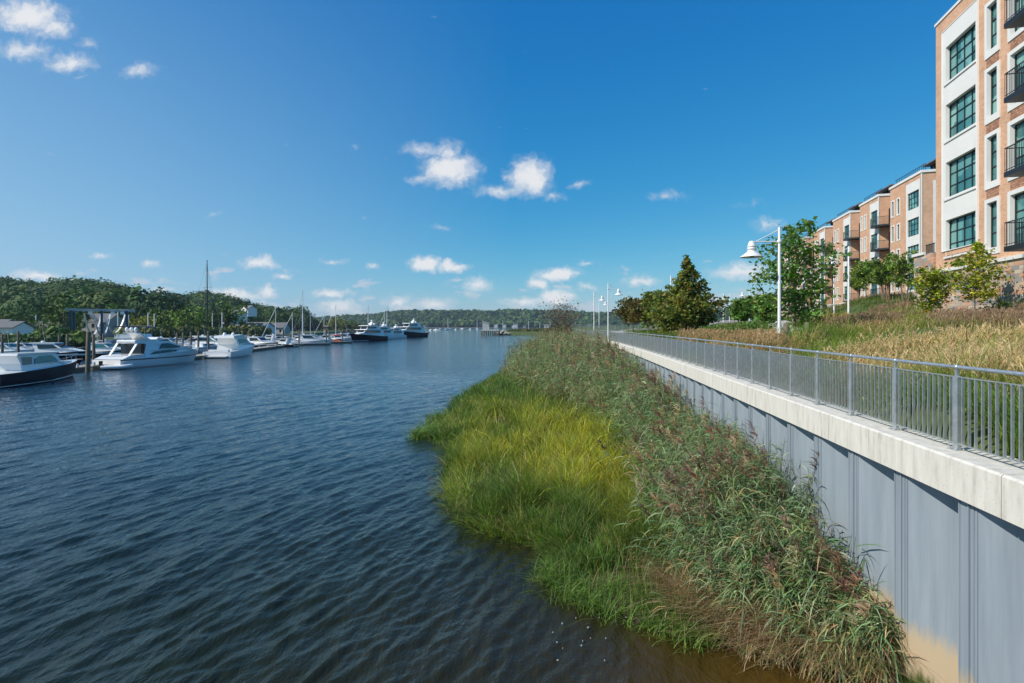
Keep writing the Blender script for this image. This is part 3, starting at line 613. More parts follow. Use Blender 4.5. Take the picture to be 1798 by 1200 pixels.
# the row of set-back buildings --------------------------------------
def fz(px): return 32.8/((px-899)/1000-.231)
def row_block(label, zn, zf, top, nstore, kind):
    """zn/zf: depth of near and far corners on the river front"""
    X = 32.8+.231*zn; r = thing('apartment_building', label, 'building', (X, zn, 0), FRZ, None)
    Ln = (zf-zn)/FD[1]; base = 9.0; D = 13
    tp = [top-1.75-FH*i for i in range(nstore)]
    # local: x away along the facade, y outwards to the river
    wide0, wide1 = (.35, .35+3.7) if kind == 'A' else (.15, .15+3.0)
    holes = [(wide0, wide1, tp[-1]-2.6, top-.55)]
    ns = [(Ln-1.35, Ln-.35), (Ln-3.05, Ln-2.05)] if Ln > 7.6 else [(Ln-1.2, Ln-.35), (Ln-2.6, Ln-1.75)]
    for (a,b_) in ns:
        for t in tp: holes.append((a,b_,t-2.1,t+.15))
    mb = MB(); wall_holes(mb, 0, Ln, base, top, 0, holes, .12)
    # return wall turned towards the viewer and the far end
    mb.add([(0,0,base),(-1.2,-D,base),(-1.2,-D,top),(0,0,top)], [(0,1,2,3)]); mb.add([(Ln,0,base),(Ln,-D,base),(Ln,-D,top),(Ln,0,top)], [(0,3,2,1)])
    mb.add([(Ln,-D,base),(-1.2,-D,base),(-1.2,-D,top),(Ln,-D,top)], [(0,3,2,1)])
    mb.build('wall', M['brick'], r)
    # gap infill wall set back behind this block, towards the next one
    mb = MB(); poly = [(-.12,.12),(Ln+.1,.12),(Ln+.1,-D),(-1.3,-D)]; mb.prism(poly, top, top+.3); mb.build('coping', M['white_render'], r)
    mb = MB(); mb.prism([(.3,-.3),(Ln-.3,-.3),(Ln-.3,-D+.4),(-.9,-D+.4)], top+.3, top+.35); mb.build('roof', M['roof'], r)
    mb = MB(); wall_holes(mb, wide0, wide1, tp[-1]-2.6, top-.55, .03, [(wide0+.3,wide1-.35,t-2.1,t) for t in tp], .25); mb.build('bay_panel', M['white_render'], r)
    for t in tp: window(r, wide0+.3, wide1-.35, t-2.1, t, -.1, 4, 3, fr=.06)
    for (a,b_) in ns:
        for t in tp:
            mb = MB(); frame_rect(mb, a,b_,t-2.1,t+.15,.16,-.2,.05); mb.build('surround', M['white_render'], r)
            window(r, a+.16, b_-.16, t-1.9, t, -.1, 1, 2)
    mb = MB(); mb.box(-.06,.10,-.05,.05,base,top-.003); mb.build('corner_trim', M['white_render'], r)
    mb = MB(); mb.prism([(-.1,.1),(Ln+3.0,.1),(Ln+3.0,-D),(-1.4,-D)], 1.5, base-.15); mb.build('stone_base', M['stone'], r)
    mb = MB(); mb.prism([(-.15,.15),(Ln+3.0,.15),(Ln+3.0,-D),(-1.4,-D)], base-.15, base); mb.build('water_table', M['white_render'], r)
    mb = MB(); mb.box(Ln+.02,Ln+3.4,-D,-1.9,base,top-.4); mb.build('recessed_wall', M['brick'], r)
    if kind == 'A':
        g = MB(); g.box(-.4,-.28,-3.6,-1.9,base,top-1.2); 
        q = MB()
        q.add([(-.17,-1.1,base),(-.45,-4.2,base),(-.45,-4.2,top-1),(-.17,-1.1,top-1)], [(0,1,2,3)]); q.build('side_panel', M['white_render'], r)
        for t in tp:
            w = MB(); w.add([(-.27,-1.9,t-2.2),(-.42,-3.4,t-2.2),(-.42,-3.4,t),(-.27,-1.9,t)], [(0,1,2,3)]); f = w.build('side_window', M['bglass'], r)
            w = MB(); 
            for (ya,yb) in ((-1.82,-1.9),(-3.4,-3.48)): w.box(-.44,-.24,yb,ya,t-2.25,t+.05)
            w.build('window_frame', M['black'], f)
    else:
        for t in tp:
            w = MB(); w.add([(-.12,-1.2,t-2.3),(-.34,-3.6,t-2.3),(-.34,-3.6,t),(-.12,-1.2,t)], [(0,1,2,3)]); w.build('balcony_door', M['dglass'], r)
            bb = MB(); bb.prism([(.9,0.0),(.9,.75),(-.1,1.0),(-1.5,.6),(-2.1,-.6),(-2.1,-4),(-.35,-4),(-.02,0)], t-2.62, t-2.4); s = bb.build('balcony', M['black'], r)
            w = MB(); pl = [(.9,.1),(.9,.73),(-.1,.98),(-1.5,.58),(-2.08,-.6),(-2.08,-3.6)]
            for p, q in zip(pl[:-1], pl[1:]):
                w.bar((*p,t-1.36),(*q,t-1.36),.05,.05); d = math.dist(p,q); k = max(1,int(d/.14))
                for i in range(k): x = p[0]+(q[0]-p[0])*i/k; y = p[1]+(q[1]-p[1])*i/k; w.box(x-.012,x+.012,y-.012,y+.012,t-2.4,t-1.38)
            w.build('balustrade', M['black'], s)
    # rooftop pavilion and rail
    px0 = 0.2 if kind == 'A' else Ln*.35
    mb = MB(); mb.box(px0,px0+4.4,-6.6,-3.0,top+.35,top+1.9); p = mb.build('roof_pavilion', M['dglass'], r)
    mb = MB()
    for i in range(6): mb.box(px0+i*.88-.05,px0+i*.88+.05,-3.0,-2.9,top+.35,top+1.9)
    mb.build('mullions', M['black'], p)
    mb = MB(); mb.prism([(px0-.6,-2.2),(px0+5.0,-2.2),(px0+5.0,-7.2),(px0-.6,-7.2)], top+1.9, top+2.05); mb.build('pavilion_roof', M['roof'], r)
    mb = MB(); mb.box(.3,Ln-.2,-.55,-.50,top+1.1,top+1.15)
    for i in range(int(Ln/.5)): mb.box(.3+i*.5,.34+i*.5,-.55,-.51,top+.35,top+1.1)
    mb.build('roof_rail', M['black'], r)
    return r
row_block('brick apartment building just behind the nearest one, white pilaster and rooftop pavilion', fz(1618.5), fz(1563), 23.3, 5, 'A')
row_block('third brick apartment building along the hill, curved black balconies on its near corner', fz(1543), fz(1510), 23.3, 5, 'B')
row_block('fourth brick apartment building, between the young tree crown and the third building', fz(1493), fz(1463), 23.2, 5, 'B')
row_block('brick apartment building half hidden behind the young tree beside the tall lamp', 103, 109.5, 23.0, 5, 'B')
row_block('brick apartment building seen through the leaves of the young tree', 115, 122, 23.0, 5, 'B')
row_block('farthest brick apartment building at the end of the row', 127, 134, 22.8, 5, 'B')
# ------------------------------------------------------------------ marsh vegetation
def noise2(x, y, sc, seed=0):
    r = np.random.default_rng(seed); v = 0
    for k in range(7):
        a = r.uniform(0, 2*pi); f = sc*r.uniform(.6,1.8); v = v+np.sin((x*np.cos(a)+y*np.sin(a))*f+r.uniform(0,6.28)+1.3*np.sin((x*np.sin(a)-y*np.cos(a))*f*.7+k))
    return v/3.0
def sample_bank(n, power, y0=8, y1=110, tlo=-.02, thi=1.0):
    """points on the bank, denser near the viewer"""
    u = rng.random(n); e = 1-power
    Y = (y0**e+u*(y1**e-y0**e))**(1/e); t = rng.uniform(tlo, thi, n); s = shore(Y); w = wxv(Y)+.25; X = s+t*(w-s); return X, Y, t
# phragmites frontier: left edge of the tall reeds measured from the photograph
RE = np.array([(8.3,5.1),(9.0,4.5),(10,3.7),(11,3.6),(13,4.0),(15,4.3),(18,4.6),(22,4.7),(27,4.3),(32,3.0),(38,1.9),(44,.8),(52,-.4),(62,-.2),(75,1.2),(95,3),(112,7)])
def reed_edge(Y): return np.interp(Y, RE[:,0], RE[:,1])
def reed_h(Y): return np.interp(Y, [8,9.5,11,13,16,22,30,45,60,112], [.9,1.35,1.7,2.1,2.3,2.3,2.4,2.7,3.0,3.2])
# cordgrass
def cordgrass():
    X, Y, t = sample_bank(265000, 1.75)
    edge = reed_edge(Y)+rng.normal(size=len(X))*.75
    w = wxv(Y)+.3
    dens = .5+.5*np.tanh(2*noise2(X, Y, .9, 4)+1.0)
    gap = (Y < 11.6)&(X > .9)                        # thin, tufty grass over the nearest shallows
    keep = (X < edge+.2)&(rng.random(len(X)) < dens)&~(gap&(rng.random(len(X)) < .72))
    keep &= ~((noise2(X, Y, 2.6, 9) < -.50))
    X, Y, t = X[keep], Y[keep], t[keep]; n = len(X)
    dshore = X-shore(Y)
    H = (.62+.35*np.clip(dshore/2.0,0,1)+.12*noise2(X,Y,1.4,2))*np.exp(rng.normal(size=n)*.16)*np.interp(Y,[8,14,30,60],[.62,.95,1.05,1.0])
    yel = 1/(1+np.exp(-(1.8*noise2(X*.8, Y*.45, .55, 12)+1.1*noise2(X, Y*.7, 1.9, 13)+rng.normal(size=n)*.55+1.6*np.exp(-((X-2.3)/1.5)**2-((Y-20)/5)**2)*2.3+.7*np.exp(-((X+1.8)/1.2)**2-((Y-27)/5)**2)-2.0)*1.7))
    g = np.array([.09,.17,.022]); yl = np.array([.42,.41,.03]); C = g*(1-yel[:,None])+yl*yel[:,None]
    k = rng.random(n); C[k < .13] = (.36,.27,.11); C[(k > .10)&(k < .17)] = (.20,.30,.10)
    C = np.clip(C*np.exp(rng.normal(size=(n,1))*.42+.18*noise2(X,Y,4.5,31)[:,None])*np.exp(rng.normal(size=(n,3))*.09),0,.9)
    B = np.stack([X, Y, bank_z(X, Y)-.03], 1)
    H = H*(1+.16*noise2(X,Y,3.2,15)); az = noise2(X, Y, 1.9, 5)*1.6+pi+rng.normal(size=n)*1.6
    near = np.clip((dshore)/.5, 0, 1); bend = (.30+.45*(1-near)+rng.random(n)*.5)
    wd = .0050*np.clip(Y/9, 1, 7)**.75*np.exp(rng.normal(size=n)*.3)
    V, Cq = blades(B, az, H, wd, bend, C, 4)
    return tag(quads('cordgrass', V, Cq, M['grass']), 'dense yellow green cordgrass covering the outer marsh bank', 'grass', kind='stuff')
cordgrass()
# tall reeds with drooping leaves and brown purple plumes
def reeds():
    X, Y, t = sample_bank(15500, 1.35, 8.3, 112, 0, 1.02)
    edge = reed_edge(Y)+rng.normal(size=len(X))*.5; keep = (X > edge)&(X < wxv(Y)+.1)&(rng.random(len(X)) < np.interp(Y,[8.4,10,13],[.35,.6,1])); X, Y = X[keep], Y[keep]
    n = len(X); H = reed_h(Y)*np.exp(rng.normal(size=n)*.15)*(1+.10*noise2(X,Y,.8,21))
    H *= np.clip(.72+.3*(X-reed_edge(Y)), .6, 1); H *= 1-(1-np.clip((wxv(Y)-X)/2.2,0,1))*np.interp(Y,[10,16,50,60],[0,.26,.26,0])
    B = np.stack([X, Y, bank_z(X, Y)-.03], 1)
    la = .42*np.interp(Y, [8,14,30,60], [1.0,1.0,.45,.2]); ax = -la*np.clip(.6+.5*noise2(X,Y,.7,33)+rng.normal(size=n)*.35,-.4,1.6); ay = rng.normal(size=n)*.16+.08*noise2(X,Y,.9,8)-.05
    # limit the lean of reeds against the wall so that none pass through it
    K = 5; tt = np.linspace(0,1,K)[None,:]
    P = np.zeros((n,K,3)); P[:,:,0] = B[:,0:1]+ax[:,None]*H[:,None]*tt**1.5; P[:,:,1] = B[:,1:2]+ay[:,None]*H[:,None]*tt**1.5
    P[:,:,2] = B[:,2:3]+H[:,None]*tt*(1-.22*np.abs(ax)[:,None]*tt)
    wd = (.0055*np.clip(Y/10,1,5)**.7)[:,None]*np.linspace(1,.5,K)[None,:]
    C = pick([(.30,.26,.13),(.18,.20,.08),(.36,.29,.17)], [4,4,2], n)
    parts = [strips(P, wd, C)]
    # leaves
    nl = np.where(Y < 25, 15, np.where(Y < 50, 9, 5)); idx = np.repeat(np.arange(n), nl); m = len(idx)
    f = rng.uniform(.18, .97, m); k0 = np.clip((f*(K-1)).astype(int),0,K-2); ff = (f*(K-1)-k0)[:,None]
    A = P[idx,k0]*(1-ff)+P[idx,k0+1]*ff
    az = rng.uniform(0,2*pi,m); az = np.where(rng.random(m) < .45, pi+rng.normal(size=m)*.8, az); Ls = (.42*np.exp(rng.normal(size=m)*.25)*(1.15-.45*f))*np.clip(Y[idx]/22,1,2.2)**.5
    up = rng.uniform(.05,.75,m); K2 = 4; t2 = np.linspace(0,1,K2)[None,:]
    Q = np.zeros((m,K2,3)); hx = np.cos(az); hy = np.sin(az)
    Q[:,:,0] = A[:,0:1]+(hx*Ls)[:,None]*t2; Q[:,:,1] = A[:,1:2]+(hy*Ls)[:,None]*t2; Q[:,:,2] = A[:,2:3]+(up*Ls)[:,None]*t2-(Ls*rng.uniform(.3,1.1,m))[:,None]*t2**2.2
    w2 = (.0100*np.clip(Y[idx]/14,1,4)**.6*np.exp(rng.normal(size=m)*.2))[:,None]*np.array([.55,1,.75,.06])[None,:]
    side = np.stack([-np.sin(az),np.cos(az),rng.normal(size=m)*.5],1)
    dry = np.clip(.62-f*.75, .04, .6)+np.interp(Y[idx],[8,11],[.14,0]); isdry = rng.random(m) < dry
    C2 = pick([(.14,.24,.10),(.19,.29,.14),(.25,.34,.12),(.38,.44,.25)], [4,3,2,1.6], m, .25)
    C2[isdry] = pick([(.42,.30,.15),(.26,.16,.08),(.50,.38,.20)], [3,2,1.5], int(isdry.sum()), .2)
    parts.append(strips(Q, w2, C2, side))
    # seed plumes: many little barbs round the stem tip
    pl = np.where((rng.random(n) < np.interp(Y,[12,22,40],[.24,.18,.16])+.28*noise2(X,Y,1.1,61))&(H > 1.0))[0]; nb = np.where(Y[pl] < 25, 30, np.where(Y[pl] < 50, 16, 9)); ip = np.repeat(pl, nb); m = len(ip)
    tip = P[ip,K-1]; dirn = P[ip,K-1]-P[ip,K-2]; dirn /= np.linalg.norm(dirn,axis=1,keepdims=True); s = rng.uniform(-.22,.14,m)
    A = tip+dirn*s[:,None]; az = rng.uniform(0,2*pi,m); R_ = rng.uniform(.05,.13,m)*(1.1-1.5*np.abs(s+.06))*np.clip(Y[ip]/20,1,2)**.4
    E = A+np.stack([np.cos(az)*R_-.07, np.sin(az)*R_, rng.uniform(.02,.12,m)],1)
    Q = np.stack([A,(A+E)/2+np.array([0,0,.015]),E],1); w3 = (.0075*np.clip(Y[ip]/12,1,4)**.6)[:,None]*np.array([.6,1,.35])[None,:]
    base = pick([(.25,.12,.095),(.36,.21,.14),(.50,.37,.24),(.17,.09,.08)], [4,3,3.2,1.2], n, .2)
    parts.append(strips(Q, w3*np.ones((m,1)), np.clip(base[ip]*np.exp(rng.normal(size=(m,1))*.15),0,.9)))
    V = np.concatenate([p[0] for p in parts]); C = np.concatenate([p[1] for p in parts])
    return tag(quads('reeds', V, C, M['grass']), 'tall leaning reeds with blue green leaves and brown purple plumes against the wall', 'reeds', kind='stuff')
reeds()
# matted dry litter and bent straw at the foot of the wall, floating tufts
def straw():
    n = 15000; Y = 8.35+rng.gamma(2.0,1.0,n); t = rng.random(n)**.8; w = wxv(Y)+.35; e = np.maximum(reed_edge(Y)-.9, shore(Y)-.1); X = e+t*(w-e)
    k = Y < 22; X, Y = X[k], Y[k]; n = len(X)
    B = np.stack([X,Y,bank_z(X,Y)+rng.uniform(0,.25,n)],1); az = pi+rng.normal(size=n)*1.2
    H = rng.uniform(.2,.85,n); bend = rng.uniform(.5,1.9,n)
    C = pick([(.42,.29,.15),(.30,.18,.09),(.52,.41,.24),(.16,.09,.05)], [4,3,2,2], n)
    a = blades(B, az, H, .0045*np.exp(rng.normal(size=n)*.3), bend, C, 5)
    # sprays of pale straw reaching out over the shallows, and green tufts beyond them
    P2 = []; 
    for (cx, cy, m, hh, pal) in [(4.55,8.75,210,.75,0),(3.9,9.0,170,.6,0),(4.9,8.55,180,.9,0),(3.3,9.45,110,.55,1),(2.5,9.75,150,.5,2),(2.0,10.2,120,.5,2),(2.9,9.3,70,.45,2),(1.2,10.9,220,.6,2),(1.9,11.1,220,.6,2),(.9,11.6,200,.6,2),(1.55,10.5,160,.55,2),(3.2,10.1,200,.6,2),(2.6,10.7,220,.6,2),(3.9,9.9,180,.7,1),(-4.2,26.5,350,.8,2),(-3.9,27.6,350,.9,2),(-4.0,31,250,.9,2)]:
        X = cx+rng.normal(size=m)*.16*(1+cy/30); Y = cy+rng.normal(size=m)*.14*(1+cy/30); H = hh*rng.uniform(.5,1.15,m)
        c = [[(.55,.42,.24),(.44,.30,.15),(.30,.32,.12)],[(.40,.34,.15),(.14,.22,.06),(.5,.4,.2)],[(.15,.27,.045),(.24,.33,.07),(.10,.19,.03)]][pal]
        P2.append((np.stack([X,Y,np.full(m,-.06)],1), rng.uniform(0,2*pi,m)*.8+pi*.9, H, .0062*np.clip(Y/12,1,3), rng.uniform(.5,1.5,m), pick(c,[3,2,1],m)))
    m = 420; Y = 8.6+rng.gamma(2.2,2.2,m); X = np.maximum(reed_edge(Y)-.3, shore(Y))+rng.random(m)**.8*1.0*(wxv(Y)-reed_edge(Y)); kk = (Y < 26)&(X < wxv(Y)); X, Y = X[kk], Y[kk]; m = len(X)
    P2.append((np.stack([X,Y,bank_z(X,Y)],1), pi+rng.normal(size=m)*.7, rng.uniform(1.3,2.6,m), np.full(m,.0042), rng.uniform(.35,1.0,m), pick([(.55,.45,.30),(.45,.40,.24)],[1,1],m)))
    b = blades(*[np.concatenate([p[i] for p in P2]) for i in range(6)], 5)
    return tag(quads('reed_litter', np.concatenate([a[0],b[0]]), np.concatenate([a[1],b[1]]), M['grass']), 'tangle of tan dead stalks and bent straw over the brown shallows', 'reed litter', kind='stuff')
straw()
# scraps of foam drifting beside the reeds
fm = MB()
for i in range(15):
    px = random.Random(i).gauss(1020, 34); py = random.Random(i+99).gauss(1105, 30); Y = CAMZ*1000/(py-573); X = PX(px, Y); r = random.Random(i+7).uniform(.004,.009); a = random.Random(i+3).uniform(0,3)
    pts = [(X+r*(1+.5*sin(3*k+i))*cos(2*pi*k/7)*(2.6 if i % 3 else 1.2)*(1 if k%2 else .6), Y+r*(1+.5*cos(2*k+i))*sin(2*pi*k/7)*.6+.01*sin(k)) for k in range(7)]
    fm.prism(pts, .03, .045)
tag(fm.build('foam', M['siding']), 'small flecks of white foam floating off the near reeds', 'foam', kind='stuff')
# ------------------------------------------------------------------ upland planting
def scatter_view(n, a0, a1, y0, y1, p):
    e = 1-p; u = rng.random(n); Y = (y0**e+u*(y1**e-y0**e))**(1/e) if abs(e) > 1e-6 else y0*(y1/y0)**u
    a = rng.uniform(a0, a1, n); return a*Y, Y
def clump(n_clump, per, a0, a1, y0, y1, p, mask, H, spread, wd, bend, pal, pp, name, label, cat, plume=None, K=4, tuftr=.16, hvar=.15):
    X, Y = scatter_view(n_clump, a0, a1, y0, y1, p); k = mask(X, Y); X, Y = X[k], Y[k]; n = len(X)
    ix = np.repeat(np.arange(n), per); m = len(ix); bx = X[ix]+rng.normal(size=m)*tuftr; by = Y[ix]+rng.normal(size=m)*tuftr
    ok = bx > wxv(by)+.78; ix, bx, by = ix[ok], bx[ok], by[ok]; m = len(ix)
    cc = pick(pal, pp, n, .2); C = np.clip(cc[ix]*np.exp(rng.normal(size=(m,1))*.22)*np.exp(rng.normal(size=(m,3))*.06),0,.9)
    h = H*np.exp(rng.normal(size=n)*hvar)[ix]*np.exp(rng.normal(size=m)*.15); B = np.stack([bx,by,np.minimum(land_z(bx,by), 99)-.03],1)
    B[:,2] = np.where(bx < wxv(by)+2.0, np.minimum(B[:,2], 3.55+(bx-wxv(by)-.7)*.25), B[:,2])
    az = np.arctan2(by-Y[ix], bx-X[ix])+rng.normal(size=m)*.6; w = wd*np.clip(by/10,1,6)**.7*np.exp(rng.normal(size=m)*.2)
    parts = [blades(B, az, h, w, bend*rng.uniform(.4,1.5,m), C, K)]
    if plume:
        (ph, pn, pcol) = plume; q = np.repeat(np.arange(n), pn); m = len(q)
        x = X[q]+rng.normal(size=m)*tuftr*.9; y = Y[q]+rng.normal(size=m)*tuftr*.9; ok = x > wxv(y)+.85; q, x, y = q[ok], x[ok], y[ok]; m = len(q)
        z = land_z(x,y); z = np.where(x < wxv(y)+2.0, np.minimum(z, 3.55+(x-wxv(y)-.7)*.25), z); hh = ph*np.exp(rng.normal(size=n)*.12)[q]*np.exp(rng.normal(size=m)*.1)
        az = rng.normal(size=m)*1.1; lean = rng.uniform(.1,.42,m)*hh; top = np.stack([x+np.cos(az)*lean, y+np.sin(az)*lean, z+hh],1); bot = np.stack([x,y,z+hh*.3],1)
        mid = (top+bot)/2; mid[:,2] += .06; 
        parts.append(strips(np.stack([bot,mid,top],1), np.full((m,3),.0025)*np.clip(y/10,1,5)[:,None], vary((.40,.30,.14), m)))
        # feathery head: a fan of fine strips drooping from the tip
        nb = 7; qi = np.repeat(np.arange(m), nb); M_ = len(qi); d = (top-mid); d /= np.linalg.norm(d,axis=1,keepdims=True); Lp = rng.uniform(.16,.34,M_)*ph/1.5
        A = top[qi]-d[qi]*rng.uniform(0,.22,M_)[:,None]; dr = d[qi]+rng.normal(size=(M_,3))*.28; E = A+dr*Lp[:,None]; E[:,2] -= .35*Lp
        ws = (.0055*np.clip(y/10,1,5)**.75)[qi][:,None]*np.array([.5,1,.3])[None,:]
        parts.append(strips(np.stack([A,(A+E)/2+np.array([0,0,.02]),E],1), ws, np.clip(vary(pcol, m, .15, .04)[qi]*np.exp(rng.normal(size=(M_,1))*.12),0,.9)))
    V = np.concatenate([p[0] for p in parts]); C = np.concatenate([p[1] for p in parts])
    return tag(quads(name, V, C, M['grass']), label, cat, kind='stuff')
dw = lambda X, Y: X-wxv(Y)
nb_ = lambda X, Y: noise2(X, Y, .5, 77)
def offpath(X, Y):
    pts = np.array([(13.5,27.5),(15.5,31),(18,38),(23,50),(31,66),(38,82),(34,100)]); yy = Y; xx = np.interp(yy, pts[:,1], pts[:,0]); return np.abs(X-xx) > 1.5
def free(X, Y):   # clear of the buildings
    u = (X-O[0])*FD[0]+(Y-O[1])*FD[1]; v = -(X-O[0])*FD[1]+(Y-O[1])*FD[0]
    v2 = -(X-(32.8+.231*70))*FD[1]+(Y-70)*FD[0]
    return ~((u < 2.8)&(v < .2))&~((v2 < .3)&(Y > 60))
clump(1500, 46, .50, 1.05, 3.6, 24, 1.0, lambda X,Y: (dw(X,Y) > .85)&(dw(X,Y) < 5.4), .95, .2, .0052, .55, [(.14,.26,.03),(.23,.33,.04),(.32,.37,.07),(.10,.18,.03)], [4,3,1.5,2],
      'ornamental_grass', 'arching green blades of ornamental grass right behind the near railing', 'grass', tuftr=.17, K=5)
clump(2600, 9, .52, 1.05, 5, 20, 1.0, lambda X,Y: (dw(X,Y) > 1.5)&(dw(X,Y) < 5.4)&(Y < 14.5)&(X/Y > .52), .7, .2, .004, .6, [(.38,.30,.12),(.22,.24,.06)], [2,1],
      'plume_grass', 'golden feathery plumes of maiden grass swaying behind the near railing', 'grass', plume=(.76, 17, (.68,.50,.28)), tuftr=.2)
clump(2300, 20, .29, .70, 12, 60, 1.1, lambda X,Y: (dw(X,Y) > .9)&(dw(X,Y) < 6.5), .42, .2, .0042, .6, [(.36,.24,.10),(.42,.22,.10),(.22,.20,.06),(.14,.18,.04)], [3,2,2,1.5],
      'meadow_grass', 'low rusty brown meadow grass along the middle of the railing', 'grass', plume=(.55, 6, (.50,.33,.18)), tuftr=.2)
clump(5200, 24, .30, 1.02, 13, 46, 1.0, lambda X,Y: (dw(X,Y) > 5.2)&(nb_(X,Y) > -.2)&offpath(X,Y)&free(X,Y), .32, .2, .0045, .6, [(.18,.26,.035),(.25,.31,.05),(.42,.36,.14)], [3,3,2.2],
      'slope_grass', 'bright green soft grass covering the slope below the buildings', 'grass', tuftr=.2)
clump(5000, 18, .42, 1.02, 15, 75, 1.0, lambda X,Y: (dw(X,Y) > 7.0)&(nb_(X,Y) < .4)&offpath(X,Y)&free(X,Y)&(X/Y > .5), .34, .2, .005, .5, [(.26,.17,.09),(.34,.26,.12),(.19,.21,.07),(.28,.15,.10)], [3,3,3,1.5],
      'switch_grass', 'hazy purple brown switch grass in drifts on the upper slope', 'grass', plume=(.5, 5, (.34,.22,.15)), tuftr=.25)
clump(3800, 18, .20, .75, 42, 108, 1.0, lambda X,Y: (dw(X,Y) > 3.4)&offpath(X,Y)&free(X,Y), .4, .2, .006, .5, [(.09,.17,.025),(.14,.21,.03),(.20,.19,.06)], [4,3,1.5],
      'ground_cover', 'green low ground cover around the far trees and lamps', 'ground cover', tuftr=.3)
# ------------------------------------------------------------------ trees
def leafset(C, size, col, flat=.4):
    """leaf shaped quads at centres C (N,3)"""
    n = len(C); nrm = rng.normal(size=(n,3)); nrm[:,2] = np.abs(nrm[:,2])+flat; nrm /= np.linalg.norm(nrm,axis=1,keepdims=True)
    a = np.cross(nrm, rng.normal(size=(n,3))); a /= np.linalg.norm(a,axis=1,keepdims=True)+1e-9; b = np.cross(nrm, a)
    s = (size*np.exp(rng.normal(size=n)*.25))[:,None]
    V = np.stack([C-a*s*.62, C+b*s*.42-nrm*s*.1, C+a*s*.62, C-b*s*.42-nrm*s*.1], 1); return V
def tree(name, label, loc, h, prof, nl, leaf, pal, pp, limbs=22, trunk_r=.06, clear=.2, stems=1, group=None, up=.55, rad=1.0, seed=1, spread=.16, density=1.0, barkm='bark'):
    """prof(t): crown radius at height fraction t; limbs carry clustered twigs, twigs carry leaves"""
    R = random.Random(seed); r = thing(name, label, 'tree', loc, 0, group); tb = MB(); cen = []
    for st in range(stems):
        a0 = 2*pi*st/max(stems,1)+R.random(); off = (0 if stems == 1 else .12); ln = (0 if stems == 1 else .16*h)
        top = Vector((cos(a0)*ln+R.uniform(-.03,.03)*h, sin(a0)*ln+R.uniform(-.03,.03)*h, h*R.uniform(.93,.99)))
        pts = []; K = 7
        for i in range(K):
            t = i/(K-1); w = sin(t*5+st)*.012*h
            pts.append(Vector((cos(a0)*off+(top.x-cos(a0)*off)*t**1.1+w*cos(a0+1.5), sin(a0)*off+(top.y-sin(a0)*off)*t**1.1+w*sin(a0+1.5), top.z*t)))
        pts[0].z = -.15
        rs = [trunk_r*(1.35 if i == 0 else 1)*(1-.88*i/(K-1)) for i in range(K)]; tb.tube(pts, rs, 8)
        nlb = limbs//stems
        for k in range(nlb):
            t = clear+(1-clear)*((k+.5)/nlb)**.95*.97; f = t*(K-1); i = min(int(f), K-2); base = pts[i].lerp(pts[i+1], f-i)
            az = k*2.39996+R.uniform(-.4,.4)+st; rr = prof(t)*rad*R.uniform(.72,1.12)
            if stems > 1: rr *= .75
            rise = rr*up*R.uniform(.5,1.4)
            tip = base+Vector((cos(az)*rr, sin(az)*rr, rise)); mid = base.lerp(tip,.5)+Vector((0,0,-.06*rr+R.uniform(-.04,.04)*rr))
            if tip.z > h*1.02: tip.z = h*1.02
            tb.tube([base, mid, tip], [trunk_r*.42*(1-.7*t), trunk_r*.26*(1-.6*t), .006], 5, False)
            nt = max(3, int(rr/.28))
            for j in range(nt):
                u = .22+.78*(j+R.random()*.8)/nt; u = min(u,1); p = (base.lerp(mid, u*2) if u < .5 else mid.lerp(tip, u*2-1))
                d = Vector((R.gauss(0,1),R.gauss(0,1),R.gauss(.25,.7))).normalized()*rr*R.uniform(.14,.34); q = p+d
                tb.tube([p, q], [.008*h/5, .003], 4, False); cen.append((p.lerp(q,.75), rr*.16+.10)); 
                if R.random() < .6*density: cen.append((q+d*.35, rr*.13+.09))
        cen.append((top, .2))
    tb.build('trunk', M[barkm], r)
    cc = np.array([tuple(c[0]) for c in cen]); cs = np.array([c[1] for c in cen]); m = nl; ix = rng.choice(len(cc), m, p=cs/cs.sum())
    sp = cs*spread/.16*.62
    P = cc[ix]+rng.normal(size=(m,3))*sp[ix][:,None]*np.array([1,1,.75]); ccol = pick(pal, pp, len(cc), .16); C = np.clip(ccol[ix]*np.exp(rng.normal(size=(m,1))*.2)*np.exp(rng.normal(size=(m,3))*.07),0,.9)
    quads('crown', leafset(P, leaf, C), C, M['leaf'], r); return r
def gz(x, y): return float(land_z(np.array([x]), np.array([y]))[0])
def at(px, Y): x = PX(px, Y); return (x, Y, gz(x, Y))
GREEN = [(.10,.20,.035),(.14,.26,.05),(.20,.33,.07),(.07,.14,.03)]
OLIVE = [(.15,.19,.03),(.22,.24,.04),(.11,.15,.025),(.24,.19,.05)]
oval = lambda t: 1.75*max(.12, sin(pi*min(max((t-.1)/.95,0),1))**.75)
tree('maple_tree', 'young maple tree with sparse green crown beside the tall white lamp', at(1397,26.0), 5.75, lambda t: 2.15*max(.16,(sin(pi*min(max((t-.06)/1.0,0),1))**.7)*(1.15-.45*t)), 3500, .15, GREEN, [4,4,2.5,1], limbs=40, rad=.9, density=.5, trunk_r=.065, clear=.17, seed=5, spread=.17, up=.38)
tree('sweetgum_tree', 'tall pointed dark green tree behind the railing, in front of a white lamp', at(1206,56), 7.9, lambda t: 4.0*max(.03,1-t)**.92*min(1,.62+t*2.5), 11500, .26, OLIVE, [3,4,1.5,1], limbs=60, trunk_r=.14, clear=.12, seed=9, spread=.15, up=.18)
brn = [(.13,.10,.03),(.17,.14,.035),(.10,.11,.025),(.20,.12,.04)]
